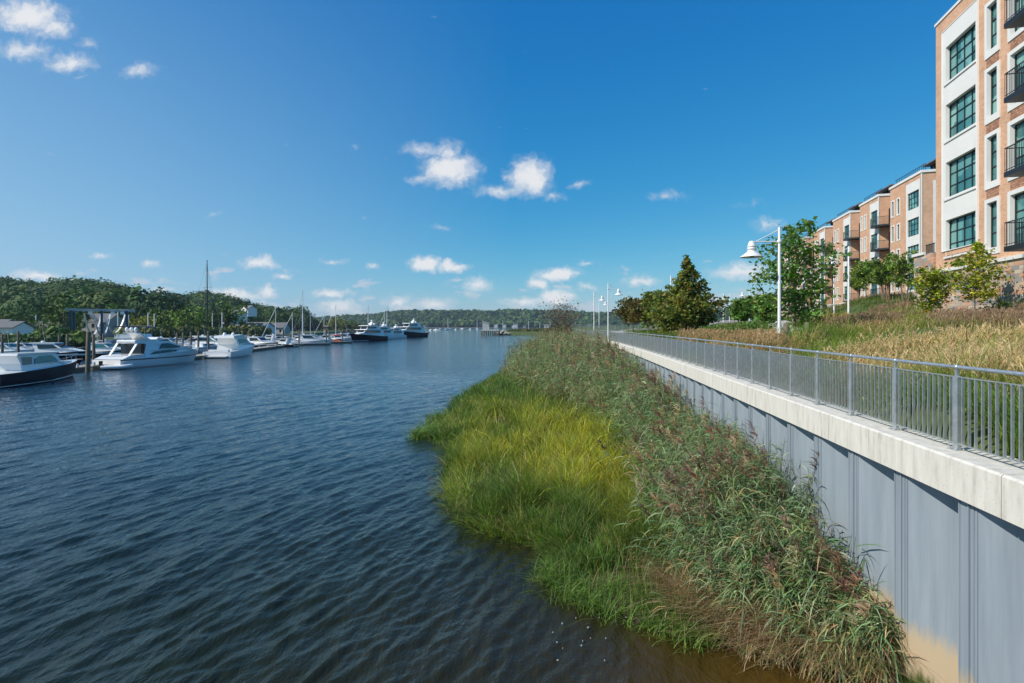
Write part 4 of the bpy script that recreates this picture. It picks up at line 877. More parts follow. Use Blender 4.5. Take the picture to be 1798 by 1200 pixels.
for i, (px, Y, h, lab) in enumerate([(1112,75,527,'low rusty olive tree, leftmost of the row beyond the wall lamp'),(1138,71,524,'rusty olive tree second from the left beyond the wall lamp'),(1163,66,516,'round olive brown tree touching the left side of the tall pointed tree'),(1186,72,512,'dark olive tree behind the left flank of the tall pointed tree')]):
    h = PZ(h,Y)-at(px,Y)[2]; tree('small_tree', lab, at(px,Y), h, lambda t, h=h: h*.47*max(.2,sin(pi*min(max((t-.12)/.9,0),1))**.6), 2600, .30, brn if i < 2 else OLIVE, [3,3,3,1], limbs=26, trunk_r=.08, clear=.28, seed=20+i, group='olive trees beyond the wall lamp')
for i, (px, Y, h, lab, p) in enumerate([(1301,52,530,'small dark green tree with a straight trunk right of the tall pointed tree',GREEN),(1322,75,524,'bushy green tree left of the far white lamps',OLIVE),(1349,44,518,'rounded green tree just left of the tall white lamp pole',GREEN),(1336,62,522,'wide yellow green tree behind the rounded green tree',OLIVE),(1290,80,524,'thin wispy tree reaching above the small dark green tree',GREEN)]):
    h = PZ(h,Y)-at(px,Y)[2]; tree('small_tree', lab, at(px,Y), h, lambda t, h=h, i=i: h*(.36 if i != 4 else .26)*max(.2,sin(pi*min(max((t-.15)/.9,0),1))**.6), 2400 if i != 4 else 700, .24, p, [3,3,2,1], limbs=24, trunk_r=.07, clear=.3, seed=40+i)
YG = [(.22,.28,.025),(.32,.36,.03),(.16,.23,.025),(.42,.38,.04)]
yoval = lambda t: 1.5*max(.1, sin(pi*min(max((t-.08)/.98,0),1))**.8)
tree('young_tree', 'rounded yellow green sapling against the corner of the stone base', at(1636,27.5), 2.6, lambda t: .95*max(.18, sin(pi*min(max((t-.06)/1.0,0),1))**.6), 2600, .105, YG, [3,3,3,.8], limbs=44, trunk_r=.035, clear=.24, seed=61, up=.8)
tree('young_tree', 'open yellow sapling with long side limbs in front of the stone wall', at(1713,26.0), 3.7, lambda t: 1.35*max(.10,(sin(pi*min(max((t-.08)/.98,0),1))**.8)*(1.25-.75*t)), 2300, .11, YG, [2,4,1,2.4], limbs=34, trunk_r=.035, clear=.24, seed=64, up=.42)
for i, (px, Y, h, lab, st) in enumerate([(1590,52,448,'many stemmed green tree just left of the stone wall corner',4),(1553,56,458,'pale barked clump tree on the slope between two buildings',5),(1521,60,462,'slim green tree, third from the stone corner on the slope',1),(1508,68,475,'leafy green tree leftmost on the slope beside the white lamp',2)]):
    x, y, z = at(px, Y); h = PZ(h, Y)-z; tree('slope_tree', lab, (x,y,z), h, lambda t, h=h: h*.36*max(.12,sin(pi*min(max((t-.2)/.86,0),1))**.6), 2500, .17, [(.15,.24,.04),(.22,.32,.05),(.28,.33,.06),(.11,.19,.03)], [3,3,2,2], limbs=36, trunk_r=.06, clear=.36, stems=st, seed=80+i, group='green trees on the slope by the buildings', up=.7)
# bare twiggy tree at the end of the reeds
tree('twiggy_tree', 'bare brown twiggy tree rising out of the far end of the reeds', (PX(985,98),98,.8), 8.2, lambda t: 4.4*max(.1,sin(pi*min(max((t-.02)/1.0,0),1))**.6), 1500, .20, [(.16,.11,.06),(.22,.14,.07),(.12,.12,.05)], [3,2,1], limbs=70, trunk_r=.10, clear=.15, stems=5, seed=95, up=.8, spread=.3)
# low shrubs with yellow edging along the path
def shrub(label, loc, w, h, pal, n=900, leaf=.09, grp=None, name='shrub'):
    x, y, z = loc; u = rng.uniform(0,2*pi,n); v = np.arccos(rng.uniform(0,1,n)); r = rng.uniform(.55,1,n)**.5*(1+.18*np.sin(u*5+v*3))
    P = np.stack([w/2*r*np.sin(v)*np.cos(u), w/2*r*np.sin(v)*np.sin(u), h*r*np.cos(v)],1); C = pick(pal, [1]*len(pal), n)
    o = quads(name, leafset(P, leaf, C), C, M['leaf']); o.location = (x,y,z-.05); return tag(o, label, 'shrub', grp)
shrub('yellow leafed low shrub beside the second white lamp pole', at(1470,34), 2.6, .75, [(.45,.40,.05),(.3,.3,.05)], 1500)
shrub('dark red brown shrub left of the yellow leafed shrub', at(1448,33), 1.8, .6, [(.16,.09,.04),(.12,.12,.04)], 900)
shrub('yellow flowering clump at the foot of the tall white lamp', at(1352,29), 2.2, .5, [(.42,.32,.05),(.2,.22,.05)], 900)
shrub('green rounded shrub bed below the rounded green tree', at(1325,38), 4.0, .9, [(.09,.18,.03),(.14,.24,.04)], 1800, .12)
shrub('broad green shrub bed right of the tall pointed tree', at(1262,48), 4.6, .9, [(.10,.20,.03),(.15,.22,.04)], 1800, .13)
shrub('dark green shrub against the foot of the stone wall near the open sapling', at(1770,25.5), 2.2, .8, [(.05,.10,.03),(.09,.15,.03)], 900)
# low stone edging walls and timber posts
def blockwall(name, label, p, q, h, w=.5, m='stone', cat='wall'):
    z = min(gz(*p), gz(*q)); mb = MB(); mb.bar((p[0],p[1],z+h/2-.2),(q[0],q[1],z+h/2-.2), w, h+.4); o = mb.build(name, M[m]); return tag(o, label, cat)
blockwall('planter_wall', 'low rough stone edging wall at the edge of the brown grass', (15.0,25.2),(19.5,25.6), .32)
blockwall('stone_block', 'short pale stone seat wall in the planting behind the railing', (14.2,45),(17.6,46), .5, .7, 'concrete')
for px, Y, lab in ((1381,22.0,'weathered timber post just right of the tall white lamp'),(1417,22.5,'weathered timber post right of the young maple trunk')):
    x, y, z = at(px, Y); mb = MB(); mb.lathe([(.11,-.2),(.11,.85),(.09,.93),(0,.96)], (0,0,0), 10); o = mb.build('timber_post', M['wood']); o.location = (x,y,z); tag(o, lab, 'post', 'timber posts beside the maple')
# ------------------------------------------------------------------ white lamps
def lamp(label, loc, rz, h=6.1):
    r = thing('street_lamp', label, 'street lamp', loc, rz, 'white lamps along the waterfront')
    mb = MB(); mb.lathe([(.14,0),(.14,.05),(.10,.08),(.095,.3)], (0,0,0), 14); mb.build('base', M['white'], r)
    mb = MB(); mb.lathe([(.075,.3),(.052,h-.05),(.03,h),(0,h+.02)], (0,0,0), 14); mb.build('pole', M['white'], r)
    mb = MB(); mb.tube([(0,0,h-.62),(1.18,0,h-.62)], .028, 8); mb.tube([(0,0,h-.10),(.98,0,h-.60)], .018, 8); mb.lathe([(.075,h-.68),(.095,h-.66),(.095,h-.56),(.075,h-.54)], (0,0,0), 12); mb.build('arm', M['white'], r)
    mb = MB(); c = (1.18,0,h-1.28); mb.lathe([(.47,.0),(.46,.03),(.22,.20),(.17,.25),(.17,.33),(.20,.34),(.20,.37),(.17,.38),(.17,.44),(.19,.45),(.19,.48),(.15,.50),(.14,.60),(.09,.68),(0,.70)], c, 22); mb.lathe([(.455,.005),(.21,.18),(0,.19)], c, 22); sh = mb.build('lamp_shade', M['white'], r)
    mb = MB(); mb.lathe([(.0,-.02),(.09,.0),(.12,.08),(.08,.17),(0,.175)], c, 12); mb.build('bulb', M['dglass'], sh); return r
lamp('tall white lamp nearest the railing, shade reaching left over the maple', at(1368.5,24.3), pi, 5.2)
lamp('white lamp mounted on the end of the concrete wall cap', (wx(62.6)+.02,62.6,CT), 0.1, 6.3)
lamp('white lamp behind the wall end lamp, leftmost of the far poles', (PX(1043,81),81,4.0), .1)
lamp('white lamp middle of the three far poles past the reeds', (PX(1052,103),103,4.2), .1)
lamp('white lamp partly hidden inside the tall pointed tree', at(1178,63), .0, 6.5)
lamp('white lamp on the grass slope right of the maple, in front of the brick row', at(1490,40), pi, 6.1)
lamp('white lamp seen through the right edge of the maple crown', at(1464.5,52), pi)
lamp('white lamp behind the maple close to the path bend', at(1441,68), pi)
lamp('white lamp farthest behind the maple at the end of the path', at(1428.5,84), pi)
for px, Y, lab in ((1241,118,'small distant white lamp by the far steps, leftmost of its cluster'),(1253,130,'small distant white lamp second in the far plaza cluster'),(1270,104,'distant white lamp in the middle of the far plaza'),(1281,122,'distant white lamp right of the far plaza centre'),(1316,95,'distant white lamp above the white bench')):
    lamp(lab, at(px, Y), pi if px > 1260 else 0)
# ------------------------------------------------------------------ runner and bench on the far plaza
def person():
    r = thing('person', 'person running on the far plaza in a white top and dark shorts', 'person', at(1288,118), radians(-60))
    J = [((0,0,.95),.13),((0,0,1.15),.12),((0,0,1.38),.15),((0,0,1.50),.055),((0,0,1.63),.095),((0,0,1.74),.08),
         ((0,.19,1.42),.055),((.05,.24,1.16),.042),((.26,.18,1.22),.032),((0,-.19,1.42),.055),((-.12,-.25,1.17),.042),((.02,-.24,1.02),.032),
         ((.0,.10,.90),.09),((.20,.10,.52),.06),((.02,.10,.14),.04),((.14,.10,.08),.035),((0,-.10,.90),.09),((-.10,-.10,.50),.06),((-.38,-.10,.30),.042),((-.42,-.10,.20),.035)]
    E = [(0,1),(1,2),(2,3),(3,4),(4,5),(2,6),(6,7),(7,8),(2,9),(9,10),(10,11),(0,12),(12,13),(13,14),(14,15),(0,16),(16,17),(17,18),(18,19)]
    def skin(name, js, es, m, k=1.0):
        me = bpy.data.meshes.new(name); me.from_pydata([j[0] for j in js], es, []); me.materials.append(m); o = bpy.data.objects.new(name, me); COL.objects.link(o); o.parent = r
        s = o.modifiers.new('skin','SKIN'); 
        if not me.skin_vertices: me.attributes
        for i, v in enumerate(me.skin_vertices[0].data): v.radius = (js[i][1]*k,)*2; v.use_root = (i == 0)
        s.use_smooth_shade = True; u = o.modifiers.new('sub','SUBSURF'); u.levels = 1; u.render_levels = 1; return o
    def mk(name, js, es, m, k=1.0):
        o = None
        bm_ = MB()
        # continuous tubes merged by shared joints
        for a, b_ in es: bm_.tube([js[a][0], js[b_][0]], [js[a][1]*k, js[b_][1]*k], 10)
        return bm_.build(name, m, r)
    import bmesh
    def body(name, js, es, m, k=1.0):
        me = bpy.data.meshes.new(name); bm = bmesh.new(); lay = bm.verts.layers.skin.verify(); vs = []
        for p, rad in js: v = bm.verts.new(p); v[lay].radius = (rad*k,rad*k); vs.append(v)
        vs[0][lay].use_root = True
        for a, b_ in es: bm.edges.new((vs[a],vs[b_]))
        bm.to_mesh(me); bm.free(); me.materials.append(m); o = bpy.data.objects.new(name, me); COL.objects.link(o); o.parent = r
        s = o.modifiers.new('skin','SKIN'); s.use_smooth_shade = True; u = o.modifiers.new('sub','SUBSURF'); u.levels = 1; u.render_levels = 1
    body('body', J, E, M['skin'])
    body('shirt', [((0,0,1.0),.14),((0,0,1.2),.135),((0,0,1.38),.165),((0,.19,1.42),.07),((0,-.19,1.42),.07),((.04,.22,1.26),.06),((-.08,-.22,1.26),.06)], [(0,1),(1,2),(2,3),(2,4),(3,5),(4,6)], M['white'])
    body('shorts', [((0,0,.98),.14),((0,.10,.86),.11),((.12,.10,.66),.10),((0,-.10,.86),.11),((-.06,-.10,.66),.10)], [(0,1),(1,2),(0,3),(3,4)], M['rubber'])
    mb = MB(); mb.lathe([(.0,-.02),(.085,.0),(.095,.06),(.07,.12),(0,.14)], (-.015,0,1.66), 12); mb.build('hair', M['hair'], r)
person()
b = thing('bench', 'small white bench on the far plaza left of the green shrubs', 'bench', at(1311,98), .3)
mb = MB(); mb.box(-.9,.9,-.25,.25,.42,.5); mb.build('seat', M['white'], b); mb = MB(); mb.box(-.9,.9,.22,.28,.5,.95); mb.build('backrest', M['white'], b)
for sx in (-.75,.75):
    for sy in (-.2,.2): mb = MB(); mb.box(sx-.05,sx+.05,sy-.04,sy+.04,0,.42); mb.build('leg', M['white'], b)
# ------------------------------------------------------------------ far shores, hills and woods
def ridge_px(px, tab): return np.interp(px, [t[0] for t in tab], [t[1] for t in tab])
LH = [(-300,492),(-100,486),(0,485),(30,486),(60,492),(85,500),(105,490),(150,494),(190,503),(230,510),(262,517),(285,524),(303,520),(335,516),(380,518),(420,526),(455,532),(490,543),(515,553),(530,562),(545,574),(900,576)]
LH2 = [(270,540),(300,520),(320,516),(345,515),(385,518),(420,525),(455,531),(490,542),(515,552),(528,562),(534,574)]
# shoreline of the west bank (px -> depth of the water edge)
def west_shore(px): return np.interp(px, [-900,-60,60,145,160,210,400,520,560,600,640,690], [98,102,108,112,120,150,195,270,330,430,620,900])
def west_z(px, Y):
    sh = west_shore(px); t = Y-sh; base = np.clip(t/3,-.6,1.4)
    front = np.where(px < 300, 250, np.interp(px,[300,540],[330,470])); back = front+np.interp(px,[-300,300,540],[150,190,170])
    hz = CAMZ+(573-ridge_px(px, LH))/1000*back-16.5
    s = np.clip((Y-front)/(back-front),0,1); s = s*s*(3-2*s)
    return np.where(px > 532, base*np.clip((690-px)/60,0,1)-.3*(px > 650), base+np.maximum(hz-1.4,0)*s)
pxs = np.concatenate([np.linspace(-900,-50,25), np.linspace(-40,700,150)]); tt = np.concatenate([[-6,-3,0,2,4], np.geomspace(8, 700, 60)])
PXg, T = np.meshgrid(pxs, tt, indexing='ij'); Yg = west_shore(PXg)+T; Xg = (PXg-899)/1000*Yg; Zg = west_z(PXg, Yg)
tag(grid_mesh('west_shore', Xg.T[:, ::1], Yg.T, Zg.T, M['turf']), kind='structure')
# far headland across the bay
FR = [(380,560),(530,560),(560,559),(600,557),(650,554),(690,549),(720,547),(780,547),(850,548),(900,546),(950,547),(1000,548),(1050,551),(1100,553),(1160,553),(1230,550),(1300,540),(1400,545),(1700,548)]
pxs = np.linspace(330,2000,150); tt = np.array([-20,0,8,40,120,260,420,600])
PXg, T = np.meshgrid(pxs, tt, indexing='ij'); FY = 1650; Yg = FY+T; Xg = (PXg-899)/1000*FY*(1+T/FY); hz = CAMZ+(573-ridge_px(PXg,FR))/1000*(FY+420)-14
s = np.clip((T-10)/410,0,1); Zg = np.where(T < 0, -2, 1.2+np.maximum(hz,6)*s*s*(3-2*s)); tag(grid_mesh('far_headland', Xg.T, Yg.T, Zg.T, M['woodfloor']), kind='structure')
mb = MB(); mb.bar((PX(640,FY),FY-6,.6),(PX(870,FY),FY-6,.6), 16, 1.6); tag(mb.build('beach', M['gravel']), kind='structure')
def crowns(name, label, X, Y, Z, R, per, leaf, pal, pp, cat='forest', squash=.85, rough=.45):
    n = len(X); ix = np.repeat(np.arange(n), per); m = len(ix)
    d = rng.normal(size=(m,3)); d[:,2] = np.abs(d[:,2])*.9-.25; d /= np.linalg.norm(d,axis=1,keepdims=True)
    ph = rng.uniform(0,6.28,n)[ix]; lump = 1+.22*np.sin(d[:,0]*5+ph)*np.cos(d[:,1]*5+ph*2)+.10*np.sin(d[:,2]*8+ph)
    r = R[ix]*lump*rng.uniform(.82,1.06,m); P = np.stack([X[ix]+d[:,0]*r, Y[ix]+d[:,1]*r, Z[ix]+R[ix]*.9+d[:,2]*r*squash],1)
    cc = pick(pal, pp, n, .15, .05); C = np.clip(cc[ix]*np.exp(rng.normal(size=(m,1))*.10),0,.9)
    nrm = d+rng.normal(size=(m,3))*rough; nrm /= np.linalg.norm(nrm,axis=1,keepdims=True); a = np.cross(nrm, rng.normal(size=(m,3))); a /= np.linalg.norm(a,axis=1,keepdims=True); b_ = np.cross(nrm,a)
    s = (leaf*R[ix]*np.exp(rng.normal(size=m)*.3))[:,None]; V = np.stack([P-a*s-b_*s*.6, P+a*s*.8-b_*s, P+a*s+b_*s*.7, P-a*s*.7+b_*s],1)
    return tag(quads(name, V, C, M['far_leaf']), label, cat, kind='stuff')
WOOD = [(.052,.105,.026),(.075,.135,.032),(.115,.175,.042),(.04,.08,.026)]
n = 1700; px = rng.uniform(-140, 534, n); sh = west_shore(px); front = np.where(px < 300, 225, np.interp(px,[300,540],[310,450])); Y = front+(rng.random(n)**.75)*(np.interp(px,[-300,300,540],[210,220,190]))
X = (px-899)/1000*Y; Z = west_z(px, Y)+3.2*noise2(X, Y, .045, 51)-1; R = rng.uniform(4.5,9.5,n)
crowns('hill_forest', 'dense dark green forest covering the hill across the water', X, Y, Z, R, 430, .062, WOOD, [4,4,2,2], squash=1.0, rough=.28)
n = 3600; px = rng.uniform(440, 1420, n); k = rng.random(n); T = 15+k*440; Y = FY+T; s_ = np.clip((T-10)/410,0,1); hz = CAMZ+(573-ridge_px(px,FR))/1000*(FY+420)-14
Z = 1.2+np.maximum(hz,6)*s_*s_*(3-2*s_); X = (px-899)/1000*Y
crowns('headland_forest', 'low wooded headland along the horizon beyond the bay', X, Y, Z, rng.uniform(6.5,11,n), 34, .30, WOOD, [4,4,2,2])
# nearer belt of trees along the far marina (behind the masts)
n = 260; px = rng.uniform(515, 655, n); Y = rng.uniform(480, 760, n); X = (px-899)/1000*Y
crowns('shore_thicket', 'olive thicket on the low spit behind the marina masts', X, Y, np.full(n,1.0), rng.uniform(3,5.6,n)*np.interp(px,[515,600,655],[1.1,.9,.5]), 70, .2, [(.09,.11,.03),(.12,.13,.035),(.06,.09,.025)], [3,2,2], 'thicket')
# trees one can tell apart on the west shore
def far_tree(label, px, py_base, Y, h, pal=WOOD, w=.55, per=420, grp='trees along the marina shore'):
    x = PX(px, Y); r = thing('shore_tree', label, 'tree', (x, Y, 1.2), 0, grp); mb = MB(); mb.tube([(0,0,-.5),(.1,0,h*.35),(0,.1,h*.7)], [h*.035,h*.025,h*.01], 7); mb.build('trunk', M['bark'], r)
    nb = 16; cx = rng.normal(size=(nb,3))*np.array([w*.30,w*.30,.16])*h; cx[:,2] += h*.6; R_ = rng.uniform(.13,.24,nb)*h*w*1.4
    ix = rng.integers(0,nb,per*2); d = rng.normal(size=(per*2,3)); d /= np.linalg.norm(d,axis=1,keepdims=True); P = cx[ix]+d*R_[ix][:,None]*rng.uniform(.75,1.05,per*2)[:,None]
    P[:,2] = np.clip(P[:,2], .12*h, h*1.02); cc = pick(pal,[1]*len(pal),nb,.15,.04); C = np.clip(cc[ix]*np.exp(rng.normal(size=(per*2,1))*.16),0,.9)
    quads('crown', leafset(P, h*.065, C), C, M['far_leaf'], r); return r
LG = [(.10,.17,.03),(.13,.20,.03),(.07,.13,.025)]
YT = [(.24,.24,.03),(.17,.19,.03)]
for (lab, px, Y, h, pal, w) in [('bright green tree left of the blue boat hoist',112,175,13,LG,.6),('pale green tree behind the boat hoist slings',133,190,11,LG,.5),('yellow green tree right of the blue boat hoist',253,200,8.5,YT,.9),
    ('rounded lime green tree below the black mast',327,215,11,[(.14,.22,.03),(.17,.25,.03)],1.1),('dark round tree right of the black mast',372,235,12,WOOD,.9),('dark green tree left of the gabled houses',395,240,14,LG,.6),
    ('tall green tree beside the leftmost white pole',205,215,13,LG,.6),('dark green tree behind the left boathouse',32,180,10,WOOD,.8),('small green tree in front of the gabled houses',430,245,6.5,LG,1.0),('dark tree behind the grey shed roof',228,225,12,WOOD,.8),
    ('green tree right of the gabled houses',478,300,11,WOOD,.8),('broad dark tree at the foot of the hill end',508,380,15,WOOD,.8),('yellow green tree by the far masts',585,470,12,YT,.8),('olive tree behind the orange boat',618,500,10,LG,.9),('dark tree left of the lime green tree',290,225,13,WOOD,.8),('small tree between the sheds at left',75,178,7,LG,.9)]:
    far_tree(lab, px, 0, Y, h, pal, w)
# thick shrubs on the near marina bank
n = 300; px = rng.uniform(-90,150,n); Y = west_shore(px)+rng.uniform(2,16,n); X = PX(px,Y)
crowns('bank_shrubs', 'dense green shrubs along the marina bank behind the left boats', X, Y, np.full(n,.6), rng.uniform(1.1,2.1,n)*np.interp(px,[-90,60,100,150],[.8,.8,1.2,.9]), 90, .16, [(.07,.13,.025),(.10,.16,.03),(.06,.10,.03)], [3,2,2], 'shrubs')
n = 150; px = rng.uniform(215,470,n); Y = west_shore(px)+rng.uniform(6,20,n); X = PX(px,Y)
crowns('bank_shrubs', 'olive shrubs behind the middle of the marina below the gabled houses', X, Y, np.full(n,1.0), rng.uniform(1.2,2.4,n), 60, .2, [(.13,.14,.04),(.16,.17,.04),(.08,.12,.03)], [3,2,2], 'shrubs')
# ------------------------------------------------------------------ houses of the west bank
def house(label, px, Y, w, d, h, rh, rz=0, gables=0, wallm='white', z=None, name='house', roofm='roof', floors=2):
    x = PX(px, Y); zz = z if z is not None else 1.3; r = thing(name, label, 'house', (x, Y, zz), rz)
    mb = MB(); mb.box(-w/2,w/2,-d/2,d/2,-1.5,h); mb.add([(-w/2,-d/2,h),(-w/2,d/2,h),(-w/2,0,h+rh)], [(0,1,2)]); mb.add([(w/2,-d/2,h),(w/2,d/2,h),(w/2,0,h+rh)], [(0,2,1)]); mb.build('wall', M[wallm], r)
    mb = MB(); e = .4
    for s in (-1,1):
        mb.add([(-w/2-e,s*(d/2+e),h-.25),(w/2+e,s*(d/2+e),h-.25),(w/2+e,0,h+rh+.12),(-w/2-e,0,h+rh+.12),(-w/2-e,s*(d/2+e),h-.02),(w/2+e,s*(d/2+e),h-.02),(w/2+e,0,h+rh+.35),(-w/2-e,0,h+rh+.35)],[(0,1,2,3),(4,5,6,7),(0,1,5,4),(1,2,6,5),(3,0,4,7)])
    for g in range(gables):
        gx = -w/2+w*(g+.5)/gables; gw = w/gables*.42
        mb.add([(gx-gw,-d/2-.7,h-.2),(gx,-d/2-.7,h+rh*.95),(gx,0,h+rh*.95),(gx-gw,-d/2+.1,h-.2)],[(0,1,2,3)]); mb.add([(gx+gw,-d/2-.7,h-.2),(gx,-d/2-.7,h+rh*.95),(gx,0,h+rh*.95),(gx+gw,-d/2+.1,h-.2)],[(3,2,1,0)])
    mb.build('roof', M[roofm], r)
    for g in range(gables):
        gx = -w/2+w*(g+.5)/gables; gw = w/gables*.38; m2 = MB(); m2.add([(gx-gw,-d/2-.4,-1),(gx+gw,-d/2-.4,-1),(gx+gw,-d/2-.4,h-.1),(gx,-d/2-.4,h+rh*.85),(gx-gw,-d/2-.4,h-.1),(gx-gw,-d/2,-1),(gx+gw,-d/2,-1),(gx+gw,-d/2,h-.1),(gx-gw,-d/2,h-.1)],[(0,1,2,3,4),(0,4,8,5),(1,6,7,2)]); m2.build('gable', M[wallm], r)
    nw = max(2,int(w/2.6)); 
    for i in range(nw):
        for f in range(floors):
            x0 = -w/2+w*(i+.5)/nw; z0 = .9+f*(h-.3)/floors
            if z0+1.2 > h: continue
            m2 = MB(); yy = -d/2-(.43 if gables else .03); m2.box(x0-.45,x0+.45,yy-.02,yy+.05,z0,z0+1.3); m2.build('window', M['dglass'], r)
    return r
house('white boathouse at the left edge with a dark roof', 8, 140, 8.5, 7, 3.6, 1.2, .1, 0, 'white')
house('tall pale boathouse wing behind the white boathouse', -6, 152, 7.5, 7, 4.2, 1.2, 0, 0, 'siding')
house('long low grey shed left of the blue boat hoist', 62, 190, 19, 8, 2.8, 1.8, .05, 0, 'siding', floors=1)
house('grey roofed shed behind the first shed', 92, 205, 12, 8, 3.0, 2.2, -.1, 0, 'siding', floors=1)
house('pale two storey marina office behind the boat hoist', 168, 200, 15, 10, 5.4, 2.6, 0, 1, 'siding')
house('white shed with a low grey roof right of the boat hoist', 240, 178, 9, 7, 2.3, 1.4, 0, 0, 'white', floors=1)
house('white gabled house, left one of the gabled row', 413, 262, 9, 8, 2.5, 2.0, -.5, 1, 'white')
house('white gabled house with three tall gables, middle of the row', 452, 258, 13, 9, 3.0, 2.4, -.35, 3, 'white')
house('grey long house at the right end of the gabled row', 484, 285, 11, 9, 3.2, 2.2, 0, 0, 'siding')
for lab, px, Y, z, w in [('white house half way up the wooded hill, upper one',437,360,552,8),('white house among the trees just below the upper hill house',420,350,561,8),('pale house in the trees left of the black mast',305,300,560,11),('small pale house high in the trees at the hill gap',275,300,556,5),('white house in the trees above the grey shed',404,330,566,8)]:
    house(lab, px, Y, w, 6, 3.2, 2.0, -.6, 1, 'white', PZ(z,Y))
for lab, px, w, wm in [('small white house on the far shore, leftmost right of the pier',871,16,'white'),('white house on the far shore behind the rocks',886,14,'white'),('pale gabled house on the far shore, largest of three',904,26,'white'),('white house on the far shore right of the gabled one',921,14,'siding'),('white villa on the far shore below the headland woods',960,20,'white'),('grey house on the far shore near the promenade lamps',1035,18,'siding'),
    ('pale house cluster end on the far beach, left',668,18,'siding'),('white house on the far beach right of the masts',722,16,'white'),('grey house on the far beach second from right',735,18,'siding'),('white house on the far beach, rightmost',746,12,'white')]:
    house(lab, px, 1664, w*.7, 9, 4.5, 4, 0, 1, wm, 2.2)
# ------------------------------------------------------------------ low spit with pier and rocks
def spit():
    YS = 340; xs = np.linspace(PX(868,YS), PX(1010,YS)+40, 60); ys = np.linspace(YS-14, YS+120, 24); Xg, Yg = np.meshgrid(xs, ys, indexing='ij')
    e = np.clip((Xg-xs[0])/5,0,1)*np.clip((Yg-(YS-9))/5,0,1); Z = -.6+e*2.6+rng.normal(size=Xg.shape)*.15; tag(grid_mesh('spit_ground', Xg.T, Yg.T, Z.T, M['turf']), kind='structure')
    n = 240; px = rng.uniform(892,1010,n); Y = rng.uniform(YS-2,YS+40,n); crowns('spit_shrubs', 'rust tinged shrubs along the low spit beyond the reeds', PX(px,Y), Y, np.full(n,1.5), rng.uniform(.7,1.5,n)*np.interp(px,[890,960,990,1010],[.7,1,1.6,1.6]), 50, .22, [(.12,.12,.035),(.16,.12,.05),(.09,.11,.03)], [2,2,2], 'shrubs')
    pier = thing('pier', 'grey timber pier on dark piles at the tip of the spit', 'pier', (PX(847,YS), YS-8, 0)); W_ = (895-847)/1000*YS
    mb = MB(); mb.box(0,W_*.62,-3,5,2.5,3.2); mb.build('deck', M['concrete'], pier)
    for i in range(9):
        for y in (-2.8,4.6): mb = MB(); mb.tube([(W_*.62*i/8,y,-1),(W_*.62*i/8,y,2.5)], .22, 8); mb.build('pile', M['wood'], pier)
    mb = MB(); 
    for i in range(14): x = W_*.62*i/13; mb.box(x-.04,x+.04,-3,-2.92,3.2,4.3)
    mb.box(0,W_*.62,-3,-2.92,4.25,4.33); mb.build('railing', M['galv'], pier)
    sc = thing('screen_wall', 'tall pale slatted screen standing on the pier end', 'screen', (PX(848.5,YS), YS-6, 3.2))
    for i in range(7): mb = MB(); mb.box(i*.6-.08,i*.6+.08,-.1,.1,0,4.9-i*.22); mb.build('post', M['white'], sc)
    mb = MB(); mb.bar((-.3,0,5.1),(4.0,0,3.6), 1.2, .15); mb.build('canopy', M['white'], sc); mb = MB()
    for i in range(6): mb.box(i*.6+.12,i*.6+.48,-.03,.03,.2,4.5-i*.22)
    mb.build('panel', M['siding'], sc)
    R = random.Random(4)
    for i in range(46):
        px = R.uniform(868,897); Y = YS-10+R.uniform(-1,6); s = R.uniform(.45,1.1); mb = MB(); k = 7
        rings = []; vs = []
        for a in range(4):
            ph = pi*(a+.5)/4
            for j in range(k): rr = s*R.uniform(.75,1.15); vs.append((rr*sin(ph)*cos(2*pi*j/k), rr*sin(ph)*sin(2*pi*j/k)*.8, rr*cos(ph)*.65))
        fs = [(a*k+j, a*k+(j+1)%k, (a+1)*k+(j+1)%k, (a+1)*k+j) for a in range(3) for j in range(k)]+[tuple(range(k)), tuple(range(4*k-1,3*k-1,-1))]
        mb.add(vs, fs); o = mb.build('rock', M['rock']); hgt = 2.4-abs(px-880)/14; o.location = (PX(px,Y),Y,R.uniform(.2,max(.4,hgt))); o.rotation_euler = (R.random(),R.random(),R.random()*6)
        tag(o, 'tan boulder in the riprap heap beside the pier', 'rock', 'riprap boulders beside the pier')
    for i, (px, h) in enumerate([(883,7),(928,6.5),(902,5.5),(948,5.5),(966,6.5),(1010,6)]):
        o = MB(); o.tube([(0,0,0),(0,0,h)], .12, 6); q = o.build('light_pole', M['white']); q.location = (PX(px,YS+20),YS+20,1.8); tag(q, ['white pole on the spit nearest the pier rocks','tall white pole in the middle of the spit','short white pole right of the riprap','white pole left of the bare twiggy tree','white pole just behind the bare twiggy tree','white pole at the inland end of the spit'][i], 'pole', 'white poles on the spit')
spit()
